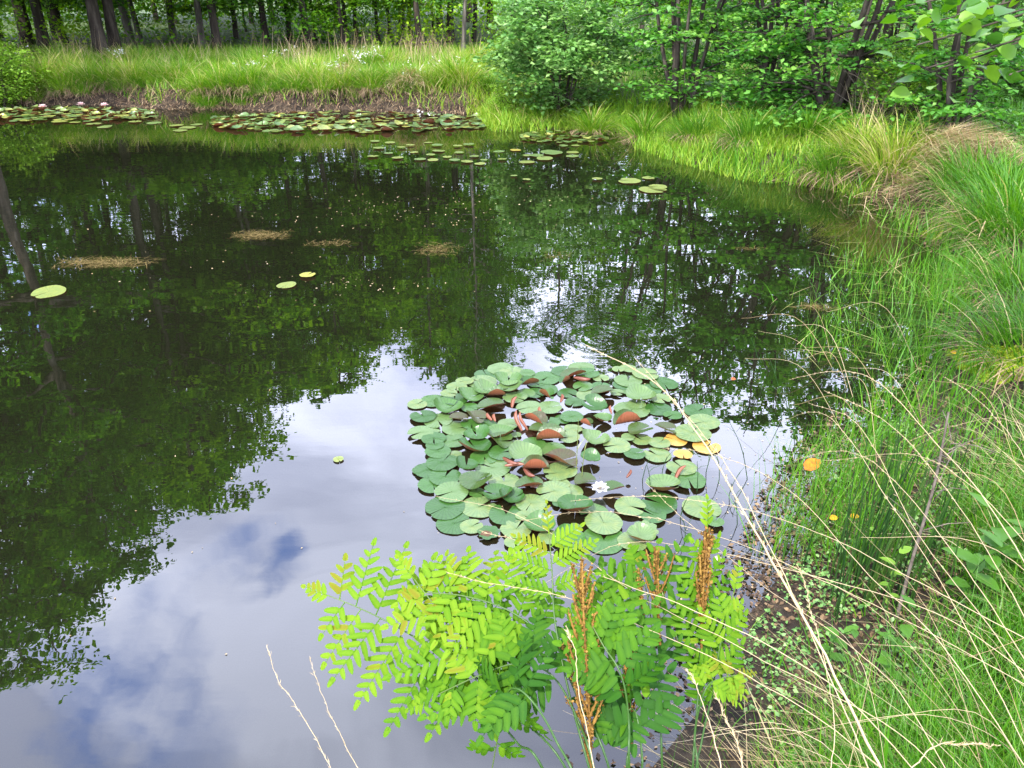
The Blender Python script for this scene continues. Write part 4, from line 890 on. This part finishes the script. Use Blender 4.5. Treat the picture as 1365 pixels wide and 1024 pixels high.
# fallen leaves
def fallen(u, v, z, L_, t, label, mat='orange_leaf', el=.4, az_=0):
    c = gp(u, v, z); gg = Geo(); d = np.array([math.cos(az_)*math.cos(el), math.sin(az_)*math.cos(el), math.sin(el)]); big_leaf(gg, -d*L_/2, d, np.array([-.3, -.5, .8]), L_, t, .62)
    o = gg.build('fallen_leaf', M[mat]); o.location = tuple(c); tag(o, label, 'leaf', 'fallen coloured leaves'); return o
fallen(1084, 618, .12, .1, .42, 'bright orange and yellow leaf caught in the straw by the waterline', el=.35, az_=.5)
fallen(978, 505, .004, .03, .1, 'tiny orange leaf floating beside the shallow grass', el=.0)
fallen(958, 746, .004, .045, .3, 'pinkish leaf floating near the brown fern tip', 'petal_pink', el=.0)
fallen(648, 712, .02, .05, .0, 'small dark brown shrivelled leaf at the front edge of the pads', 'thatch', el=.3)
for (u, v, lab) in [(1300, 452, 'yellow leaf lying on the mud at the right'), (1322, 468, 'second yellow leaf on the mud, nearer the right edge'), (1272, 470, 'yellow-green leaf over the grass left of the mud'), (1112, 690, 'orange leaf on the mud between the rushes'), (1140, 688, 'orange leaf on the mud right of a rush stem')]:
    fallen(u, v, .08, .04, .95, lab, el=.1, az_=R.uniform(0, 6))

# ------------------------------------------------------------------ rushes and small plants on the near margin
def rush(u, v, z, n, h, label, sp=.05):
    c = gp(u, v, z); c[2] = max(float(HT(c[0], c[1])), -.05); root = empty('rush_clump', tuple(c)); 
    for i in range(n):
        b = np.array([R.normal(0, sp), R.normal(0, sp), -.03]); a_ = R.uniform(0, 6.28); l_ = R.uniform(.02, .14)*h; hh = h*R.uniform(.6, 1.1)
        gg = Geo(); V, F = tube(spline([b, b+np.array([math.sin(a_)*l_*.3, math.cos(a_)*l_*.3, hh*.5]), b+np.array([math.sin(a_)*l_, math.cos(a_)*l_, hh])], 8), taper(8, .004, .0016), 5); gg.add(V, F, R.uniform(0, .6)); gg.build('stem', M['stalk'], root)
    tag(root, label, 'rushes', 'dark green rush clumps'); return root
for a_ in [(1125, 800, .02, 12, .5, 'dark rush clump at the waterline left of the bare twig'), (1150, 790, .04, 12, .55, 'dark rush clump in the middle of the margin'), (1180, 800, .05, 14, .5, 'thick dark rush clump beside the small yellow plant'), (1210, 760, .06, 8, .45, 'sparse rush clump right of the bare twig'), (1230, 740, .08, 10, .4, 'rush clump behind the straw stems at the right'),
           (1150, 690, .03, 6, .4, 'few rush stems near the orange leaf'), (1095, 770, 0, 4, .5, 'three leaning rush stems standing in the water edge')]: rush(*a_[:4], a_[4]*1.2, a_[5], .07)
# bare dead stem
c = gp(1195, 830, .1); gg = Geo()
V, F = tube(spline([c+(0, 0, -.1), c+(-.01, .0, .25), c+(-.005, .01, .55), c+(-.02, .02, .8)], 14), taper(14, .006, .003), 6); gg.add(V, F)
for i in range(12):
    p = c+np.array([0, 0, R.uniform(.3, .75)]); e = p+np.array([R.normal(0, .07), R.normal(0, .07), R.uniform(0, .12)]); V, F = tube([p, (p+e)/2+(0, 0, .01), e], taper(3, .002, .001), 3); gg.add(V, F)
tag(gg.build('bare_sapling', M['twig']), 'upright bare dark dead stem among the rushes', 'dead stem')
def seedling(u, v, z, h, nl, L_, t, label, mat='leaf_hazel'):
    c = gp(u, v, z); c[2] = max(float(HT(c[0], c[1])), 0); root = empty('young_plant', tuple(c)); gs = Geo(); gl = Geo()
    P = spline([(0, 0, -.02), (R.normal(0, .02), R.normal(0, .02), h*.5), (R.normal(0, .04), R.normal(0, .04), h)], 10); V, F = tube(P, taper(10, .0028, .001), 5); gs.add(V, F, .4)
    for i in range(nl):
        q = P[2+int(7*i/nl)] if i < nl-1 else P[9]; a_ = i*2.3; d = np.array([math.sin(a_), math.cos(a_), .35]); big_leaf(gl, q, d, np.array([0, 0, 1.])+R.normal(0, .2, 3), L_*R.uniform(.7, 1.1), t+R.uniform(-.15, .15), .5)
    gs.build('stem', M['stalk'], root); gl.build('leaves', M[mat], root); tag(root, label, 'plant', 'small leafy plants on the near margin')
for a_ in [(1180, 830, .05, .3, 7, .05, .95, 'small yellow-leaved plant among the rushes'), (1155, 760, .04, .22, 5, .045, .7, 'little green seedling beside the dark rushes'), (1300, 790, .2, .38, 10, .11, .35, 'broad-leaved pale green plant at the right behind the straw'), (1320, 760, .2, .34, 9, .1, .3, 'second broad-leaved plant just right of the first'), (1195, 900, .15, .3, 9, .075, .35, 'leafy green plant in front of the rushes'), (1105, 880, .05, .2, 8, .06, .3, 'low green herb near the front mud'),
           (1350, 720, .25, .35, 9, .09, .4, 'leafy plant at the right edge under arching straw'), (1300, 700, .15, .3, 6, .05, .6, 'slender seedling with round leaves in the grass')]: seedling(*a_)
# thin weed stems poking out of the water near the cluster
def waterstem(u, v, h, dx, dy, label, kinks=False, r=.0022, t=.3):
    c = gp(u, v); gg = Geo(); P = spline([c+(0, 0, -.05), c+(dx*.4, dy*.4, h*.5), c+(dx, dy, h)], 8); V, F = tube(P, taper(8, r, r*.4), 4); gg.add(V, F, t)
    for s_ in (3, 5):
        V, F, k = blades(P[s_][None], [.09], [R.uniform(0, 6.28)], [.5], [.9], [.004], 3); gg.add(V, F, t)
    return tag(gg.build('pond_sprig', M['stalk']), label, 'plant stem', 'thin stems standing in the water')
for i, (u, v, h, dx, dy) in enumerate([(768, 628, .28, 0, 0), (775, 640, .2, .01, .0), (855, 640, .12, .03, 0), (868, 655, .14, -.03, 0), (880, 640, .13, .02, 0), (905, 690, .14, .04, 0), (930, 655, .16, -.02, .0), (940, 630, .15, .03, .0), (960, 640, .13, -.03, 0), (970, 660, .12, .04, 0), (1018, 520, .3, -.1, .05), (1045, 560, .35, -.12, .05), (1062, 610, .3, -.1, 0), (915, 720, .12, -.03, 0), (985, 700, .18, -.05, .02), (1000, 640, .3, -.13, .05)]):
    waterstem(u, v, h, dx, dy, 'thin dark stem poking out of the water beside the loose right pads' if i > 1 else ('taller light green stem rising through the lily cluster' if i == 0 else 'short light green stem beside the taller one in the cluster'), t=.9 if i < 2 else .1)

# ------------------------------------------------------------------ long dry stems reaching over the water
def drystem(pts, r0, label, seed_from=.55, fluff=1.0, twin=None):
    """pts (u, v, Y); the tip carries a thin seed head"""
    P = spline([yp(*p) for p in pts], 40); P = P+np.cumsum(R.normal(0, .0011, (40, 3)), 0); r0 = r0*(.9 if r0 > .0029 else .66); gg = Geo(); V, F = tube(P, taper(40, r0, r0*.35), 5); gg.add(V, F, .8)
    n = int(150*fluff); s_ = R.uniform(seed_from, 1, n); q = P[(s_*39).astype(int)]; T = P[np.minimum((s_*39).astype(int)+1, 39)]-P[np.maximum((s_*39).astype(int)-1, 0)]; T /= np.linalg.norm(T, axis=1)[:, None]
    L_ = R.uniform(.006, .014, n)*(1.2-.5*s_); d = T+R.normal(0, .28, (n, 3)); e = q+d*L_[:, None]; sd_ = np.cross(d, R.normal(0, 1, (n, 3))); sd_ /= np.linalg.norm(sd_, axis=1)[:, None]; wd = r0*.55
    V = np.stack([q, (q+e)/2+sd_*wd, e, (q+e)/2-sd_*wd], 1).reshape(-1, 3); gg.add(V, (np.arange(n)*4)[:, None]+np.arange(4)[None], np.repeat(R.uniform(.4, 1, n), 4))
    return tag(gg.build('dry_grass_stem', M['straw']), label, 'dry stem', 'long dry grass stems in the foreground')
D1 = [
 ([(1240, 1150, .72), (1180, 1024, .8), (1085, 840, .95), (1000, 690, 1.15), (945, 590, 1.3), (870, 500, 1.5), (780, 456, 1.75)], .0030, 'thickest pale dry stem arching over the lily pads to the middle', .35, 1.6),
 ([(1200, 1150, .75), (1130, 960, .85), (1060, 800, 1.0), (985, 650, 1.2), (920, 560, 1.4), (850, 480, 1.6)], .0018, 'thinner dry stem running beside the thickest one', .5, .8),
 ([(1440, 900, 1.1), (1330, 690, 1.5), (1250, 590, 1.8), (1170, 510, 2.1), (1110, 497, 2.3), (1052, 508, 2.5)], .0024, 'arching dry stem, topmost over the right shallows', .5, 1.2),
 ([(1440, 960, 1.1), (1340, 780, 1.4), (1270, 660, 1.7), (1180, 560, 2.0), (1100, 522, 2.2)], .0020, 'arching dry stem, second from the top over the right shallows', .5, 1),
 ([(1420, 1010, 1.0), (1330, 850, 1.25), (1230, 720, 1.6), (1150, 570, 1.95), (1080, 536, 2.2)], .0020, 'arching dry stem, third from the top over the right shallows', .5, 1),
 ([(1400, 1060, 1.0), (1300, 860, 1.25), (1200, 690, 1.6), (1110, 560, 1.9), (1040, 565, 2.2)], .0018, 'arching dry stem bending down toward the reflected clouds', .5, 1),
 ([(1440, 1000, 1.0), (1300, 780, 1.4), (1200, 650, 1.7), (1130, 605, 1.9), (1060, 618, 2.1)], .0018, 'dry stem ending beside the orange leaf', .5, .9),
 ([(1460, 860, 1.2), (1365, 720, 1.5), (1290, 640, 1.7), (1210, 600, 1.9), (1100, 612, 2.1)], .0018, 'flat arching dry stem just right of the orange leaf', .5, .9),
 ([(1420, 1100, .9), (1250, 860, 1.1), (1150, 760, 1.3), (1060, 660, 1.5), (960, 610, 1.7), (880, 600, 1.8)], .0016, 'long thin dry stem crossing the open water right of the pads', .55, .6),
 ([(1300, 1130, .8), (1130, 930, .9), (960, 830, 1.0), (800, 770, 1.15), (690, 725, 1.3), (640, 712, 1.35)], .0016, 'dry stem reaching left to the front edge of the pads', .5, .6),
 ([(1340, 1130, .8), (1200, 980, .9), (1000, 870, 1.0), (850, 790, 1.15), (700, 690, 1.3), (575, 660, 1.5)], .0013, 'very thin dry stem crossing the front pads', .6, .4),
 ([(1320, 1150, .8), (1120, 980, .9), (930, 870, 1.0), (760, 800, 1.05), (640, 775, 1.1), (590, 762, 1.15)], .0014, 'thin dry stem over the lime green fern', .6, .5),
 ([(1400, 920, 1.1), (1250, 820, 1.2), (1080, 770, 1.25), (930, 735, 1.3), (820, 730, 1.35), (720, 780, 1.4)], .0014, 'nearly level dry stem above the brown fern tips', .5, .7),
 ([(1420, 880, 1.1), (1200, 760, 1.3), (1050, 690, 1.4), (900, 660, 1.45), (760, 665, 1.5)], .0014, 'level dry stem ending near the white blossom', .5, .8),
 ([(1420, 940, 1.1), (1150, 800, 1.2), (960, 720, 1.3), (820, 690, 1.4), (690, 700, 1.5)], .0012, 'faint level dry stem over the front pads', .5, .5),
 ([(800, 1130, .7), (790, 1000, .8), (770, 880, .9), (754, 835, .95)], .0018, 'upright dry stem in front of the large brown fern tip', .8, .2),
 ([(975, 1130, .7), (960, 1000, .8), (935, 930, .85), (917, 893, .88)], .0020, 'short pale broken stem at the bottom centre', .8, .2),
 ([(1000, 1130, .7), (980, 1010, .8), (962, 960, .85), (946, 920, .88)], .0018, 'short pale broken stem right of its twin', .3, .6),
 ([(460, 1090, .8), (440, 1020, .85), (395, 940, .95), (368, 890, 1.0), (351, 852, 1.05)], .0013, 'white thin stem at the bottom left, left one of two', .2, .5),
 ([(500, 1090, .8), (480, 1020, .85), (450, 960, .95), (430, 910, 1.0), (415, 878, 1.05)], .0012, 'white thin stem at the bottom left, right one of two', .2, .4),
 ([(1190, 1060, .75), (1240, 1000, .8), (1290, 992, .82), (1325, 992, .84)], .0016, 'short fluffy seed head lying at the bottom right corner', .35, 1.0),
 ([(1300, 1100, .85), (1220, 940, 1.0), (1130, 850, 1.15), (1030, 780, 1.3), (930, 700, 1.45), (870, 640, 1.6)], .0014, 'dry stem slanting over the muddy waterline to the loose pads', .6, .5),
 ([(1080, 1130, .8), (1110, 980, .9), (1085, 830, 1.05), (1065, 760, 1.15)], .0016, 'upright dry stem with a fuzzy tip over the muddy bay', .6, .8),
 ([(1440, 780, 1.3), (1365, 610, 1.8), (1310, 540, 2.1), (1260, 505, 2.3)], .0018, 'short arching dry stem high at the right edge', .5, .9),
 ([(1460, 700, 1.6), (1400, 600, 2.0), (1340, 560, 2.3), (1270, 570, 2.5), (1210, 590, 2.6)], .0018, 'dry stem arching low behind the others at the right', .5, .8),
]
for p, r0, lab, sf, fl in D1: drystem(p, r0, lab, sf, fl)
# many more fine dry stems, as one tangle
G = Geo()
for i in range(45):
    u0 = R.uniform(1040, 1480); v0 = R.uniform(880, 1150); Yb = R.uniform(.75, 1.3)
    b = yp(u0, v0, Yb); gz = float(HT(b[0], b[1])); b = np.array([b[0], b[1], max(gz, 0)])
    L_ = R.uniform(.45, 1.15); a_ = math.radians(R.normal(-52, 30)); hgt = R.uniform(.25, .62)
    e = b+np.array([math.sin(a_)*L_*.75, math.cos(a_)*L_*.75, hgt*.8]); m_ = b*.5+e*.5+np.array([0, 0, hgt*.45])
    P = spline([b, b*.72+m_*.28+np.array([0, 0, .1]), m_, e], 16); V, F = tube(P, taper(16, R.uniform(.0008, .0014), .0004), 4); G.add(V, F, R.uniform(.1, 1))
for i in range(45):
    x0 = R.uniform(1.6, 3.4); y0 = R.uniform(1.3, 4.2); gz = float(HT(x0, y0)); b = np.array([x0, y0, gz]); L_ = R.uniform(.4, .95); a_ = math.radians(R.normal(-65, 35)); hgt = R.uniform(.2, .5)
    e = b+np.array([math.sin(a_)*L_*.75, math.cos(a_)*L_*.75, hgt*.7]); m_ = b*.5+e*.5+np.array([0, 0, hgt*.5])
    P = spline([b, m_, e], 14); V, F = tube(P, taper(14, R.uniform(.0012, .002), .0006), 4); G.add(V, F, R.uniform(.1, 1))
tag(G.build('straw_tangle', M['straw']), 'tangle of fine dry straw arching over the near right bank', kind='stuff')

# ------------------------------------------------------------------ royal ferns
def pinnule(gg, p, d, nrm, L_, wd, t):
    d = d/np.linalg.norm(d); nrm = nrm-d*(d@nrm); nrm = nrm/(np.linalg.norm(nrm)+1e-9); s = np.cross(d, nrm)
    xs_ = np.array([0, .1, .3, .55, .78, .93, 1.0]); w_ = np.array([.3, .5, .5, .46, .36, .2, .03])*wd
    c = p+np.outer(xs_*L_, d)-np.outer(.16*xs_**2*L_, nrm)
    l = c+np.outer(w_, s)+np.outer(w_*.22, nrm); r = c-np.outer(w_, s)+np.outer(w_*.22, nrm)
    V = np.stack([l, c, r], 1).reshape(-1, 3); F = []
    for i in range(6): F += [[i*3, i*3+1, i*3+4, i*3+3], [i*3+1, i*3+2, i*3+5, i*3+4]]
    gg.add(V, F, np.tile([t-.03, t+.06, t-.05], 7))
def pinna(gg, p, d, nrm, L_, t, npair=8, pl=.038, pw=.0135, rg=None, curve=.12):
    """one leaflet branch with its opposite blunt pinnules"""
    d = d/np.linalg.norm(d); nrm = nrm-d*(d@nrm); nrm /= np.linalg.norm(nrm); s = np.cross(d, nrm)
    P = spline([p, p+d*L_*.5-nrm*curve*.25*L_, p+d*L_-nrm*curve*L_], npair+2)
    V, F = tube(P, taper(npair+2, .0013, .0006), 4); (rg or gg).add(V, F, t*.9)
    for i in range(1, npair+1):
        f = i/(npair+.5); T = P[i+1]-P[i-1] if i < npair+1 else P[i]-P[i-1]; T /= np.linalg.norm(T)
        ln = 1.4*pl*(1.0-.62*max(0, f-.35)/.65)*(.8 if i == 1 else 1)*R.uniform(.9, 1.08)
        for sg in (-1, 1):
            dd = T*.6+s*sg*.85+nrm*R.normal(.03, .14); pinnule(gg, P[i]-T*(0 if sg > 0 else .25*L_/npair), dd, nrm+s*sg*R.normal(.0, .14)+R.normal(0, .07, 3), ln, pw*R.uniform(.88, 1.1)*(1-.25*f), np.clip(t+R.normal(0, .06)+.06*f+(.3 if R.uniform() < .012 else 0), 0, .97))
    T = P[-1]-P[-2]; pinnule(gg, P[-1]-T*.3, T, nrm, pl*.62, pw*.8, np.clip(t+.05, 0, .93))
def frond(root, pts, start, L_, t0, t1, npin=7, up=(0, 0, 1), npair=8, pl=.038, dirs=None, rr=.0026, tipred=False, asc=.5, pw=.0142, stiff=0):
    """pts (u,v,Y) rachis control points; pinnae from parameter start to the tip"""
    P = spline([yp(*p) for p in pts], 60)-np.array(root.location); gg = Geo(); gr = Geo(); up = np.array(up, float)
    V, F = tube(P, taper(60, rr, .001), 6); gr.add(V, F, .25+.4*np.repeat(np.linspace(0, 1, 60), 6))
    for i in range(npin):
        f = start+(1-start)*(i+.2)/npin; k = int(f*58)+1; T = P[min(k+1, 59)]-P[k-1]; T /= np.linalg.norm(T); s = np.cross(T, up); s /= np.linalg.norm(s); nn = np.cross(s, T)
        g_ = (i+.2)/npin; ln = L_*(math.sin(PI*(.25+.72*g_))**.75); t = t0+(t1-t0)*g_
        for sg in (-1, 1):
            if ln < .035: ln = .035
            d = T*(asc+.35*g_)+s*sg*(1-.15*g_)+nn*R.normal(.02, .07)
            pinna(gg, P[k]+T*sg*.006, d, nn+R.normal(0, .2, 3), ln*R.uniform(.92, 1.06), np.clip(t+R.normal(0, .05), 0, 1), max(3, int(npair*.86*ln/L_+.5)), pl*(.65+.35*ln/L_), pw, curve=R.uniform(.02, .2))
    T = P[-1]-P[-4]; s = np.cross(T, up); nn = np.cross(s, T); pinna(gg, P[-1], T, nn/np.linalg.norm(nn), .06, t1, 4, pl*.6, pw*.8)
    gr.build('stalk', M['stalk'], root, True); o = gg.build('frond', M['fern'], root); return o
def fertile(root, pts, L_, r_, n=9, spread=.35):
    P = spline([yp(*p) for p in pts], 24)-np.array(root.location); gg = Geo(); V, F = tube(P, taper(24, .0028, .0012), 5); gg.add(V, F, .3)
    for i in range(n):
        k = 4+int(17*i/n); T = P[k+1]-P[k]; T /= np.linalg.norm(T)
        for sg in range(2):
            a_ = i*2.1+sg*3.0; sd_ = np.cross(T, (math.cos(a_), math.sin(a_), .1)); sd_ /= np.linalg.norm(sd_)
            ln = L_*R.uniform(.6, 1.1)*(1.1-.5*i/n); Q = spline([P[k], P[k]+T*ln*.45+sd_*ln*spread*.55, P[k]+T*ln+sd_*ln*spread], 16)
            rad = r_*.62*(1+.45*np.sin(np.arange(16)*2.4))*np.linspace(1, .5, 16); V, F = tube(Q, rad, 5); gg.add(V, F, R.uniform(.2, .8))
            m_ = 40; q = Q[R.integers(0, 16, m_)]+R.normal(0, r_*.55, (m_, 3)); V, F = cards(q, r_*1.15, .2, .9, .3); gg.add(V, F, np.repeat(R.uniform(0, 1, m_), 4))
    return gg.build('fertile_tip', M['fertile'], root)
b1_ = np.array([.24, .92, float(HT(.24, .92))])
f1 = empty('royal_fern', tuple(b1_)); tag(f1, 'lime green royal fern leaning left over the water', 'fern')
f2r = np.array([.36, .95, float(HT(.36, .95))]); f2 = empty('royal_fern', tuple(f2r)); tag(f2, 'upright darker royal fern with brown fertile tips, right of the lime one', 'fern')
bs = lambda du, Y=.9: (830+du, 1330, Y)
UPW = (-.1, -.35, 1)
frond(f1, [bs(0), (770, 1060, .88), (685, 950, 1.0), (625, 896, 1.07), (540, 842, 1.13), (482, 812, 1.17), (440, 795, 1.19)], .5, .165, .62, .82, 6, (-.05, -.75, 1), 8, .034, asc=-.05)
frond(f1, [bs(10), (735, 1050, .84), (689, 990, .9), (650, 940, .97), (622, 880, 1.04), (588, 820, 1.12), (552, 772, 1.18)], .55, .14, .42, .8, 6, (-.2, -.55, 1), 8, .034, asc=.1)
frond(f1, [bs(20), (820, 1060, .86), (770, 930, .98), (735, 860, 1.05), (680, 815, 1.1), (620, 795, 1.14), (570, 790, 1.16)], .55, .13, .62, .84, 7, (.0, -.4, 1), 7, .034, asc=.15)
frond(f1, [bs(30), (800, 1080, .84), (760, 930, .95), (740, 830, 1.05), (736, 765, 1.12), (732, 712, 1.16)], .72, .10, .62, .92, 3, (0, -.9, .7), 9, .021, asc=.25, pw=.0085)
frond(f1, [bs(-20), (780, 1090, .8), (740, 985, .86), (705, 930, .9), (680, 920, .93), (668, 960, .95), (655, 1030, .95)], .5, .1, .3, .5, 5, (0, -.5, 1), 6, .032, asc=.2)
frond(f1, [bs(25), (800, 1060, .85), (770, 960, .92), (735, 900, .97), (690, 885, 1.0), (640, 900, 1.0), (575, 930, 1.0)], .5, .11, .33, .68, 6, (-.1, -.5, 1), 7, .034, asc=.2)
frond(f1, [bs(25), (840, 1060, .85), (838, 960, .9), (828, 900, .93), (805, 862, .97), (790, 835, 1.0)], .5, .09, .3, .55, 5, (-.3, -.5, 1), 6, .032, asc=.4)
B2 = lambda du, Y=.95: (905+du, 1300, Y)
frond(f2, [B2(0), (885, 1060, .95), (880, 940, 1.02), (872, 860, 1.1), (862, 790, 1.16), (850, 755, 1.22)], .5, .15, .25, .6, 4, (-.25, -.75, .8), 6, .04, pw=.0155, asc=.75)
frond(f2, [B2(10), (922, 1060, .93), (928, 960, 1.0), (934, 880, 1.07), (938, 800, 1.14), (943, 705, 1.2)], .56, .095, .42, .74, 5, (.35, -.8, .6), 6, .028, pw=.012, asc=.95)
frond(f2, [B2(-10), (840, 1060, .9), (842, 980, .95), (832, 900, 1.02), (815, 845, 1.07), (795, 812, 1.1)], .5, .13, .28, .58, 4, (-.35, -.55, .9), 6, .038, pw=.015, asc=.8)
frond(f2, [B2(-10), (860, 1080, .85), (856, 1010, .88), (850, 960, .92), (842, 945, .94), (830, 955, .93)], .5, .1, .12, .3, 4, (-.2, -.55, 1), 5, .04, pw=.016, asc=.5)
frond(f2, [B2(10), (930, 1060, .92), (926, 980, .97), (940, 920, 1.0), (960, 905, 1.03), (982, 900, 1.05)], .62, .055, .7, .95, 4, (0, -.5, 1), 5, .022, asc=.3, pw=.009)
frond(f2, [B2(10), (925, 1060, .95), (935, 990, 1.0), (948, 930, 1.04), (960, 860, 1.08), (978, 790, 1.15)], .55, .085, .45, .75, 4, (.4, -.7, .75), 6, .03, pw=.0125, asc=.9)
fertile(f1, [(790, 1100, .85), (786, 960, .92), (780, 870, .98), (776, 800, 1.04), (775, 740, 1.1)], .085, .0046, 16, .42)
fertile(f1, [(800, 1100, .85), (770, 930, .95), (760, 880, 1.0), (755, 862, 1.02)], .04, .004, 6, .5)
fertile(f2, [(880, 860, 1.1), (876, 800, 1.15), (875, 770, 1.18), (874, 730, 1.2)], .085, .004, 7, .5)
fertile(f2, [(935, 880, 1.07), (936, 800, 1.13), (939, 750, 1.17), (944, 708, 1.2)], .07, .0055, 13, .2)
fertile(f2, [(842, 1000, .93), (840, 940, .97), (838, 900, 1.0), (836, 870, 1.02)], .045, .0045, 6, .45)
fertile(f2, [(858, 820, 1.1), (855, 795, 1.12), (852, 775, 1.14), (848, 765, 1.15)], .03, .004, 3, .2)
print('pads', npad, 'trees', tree_count)
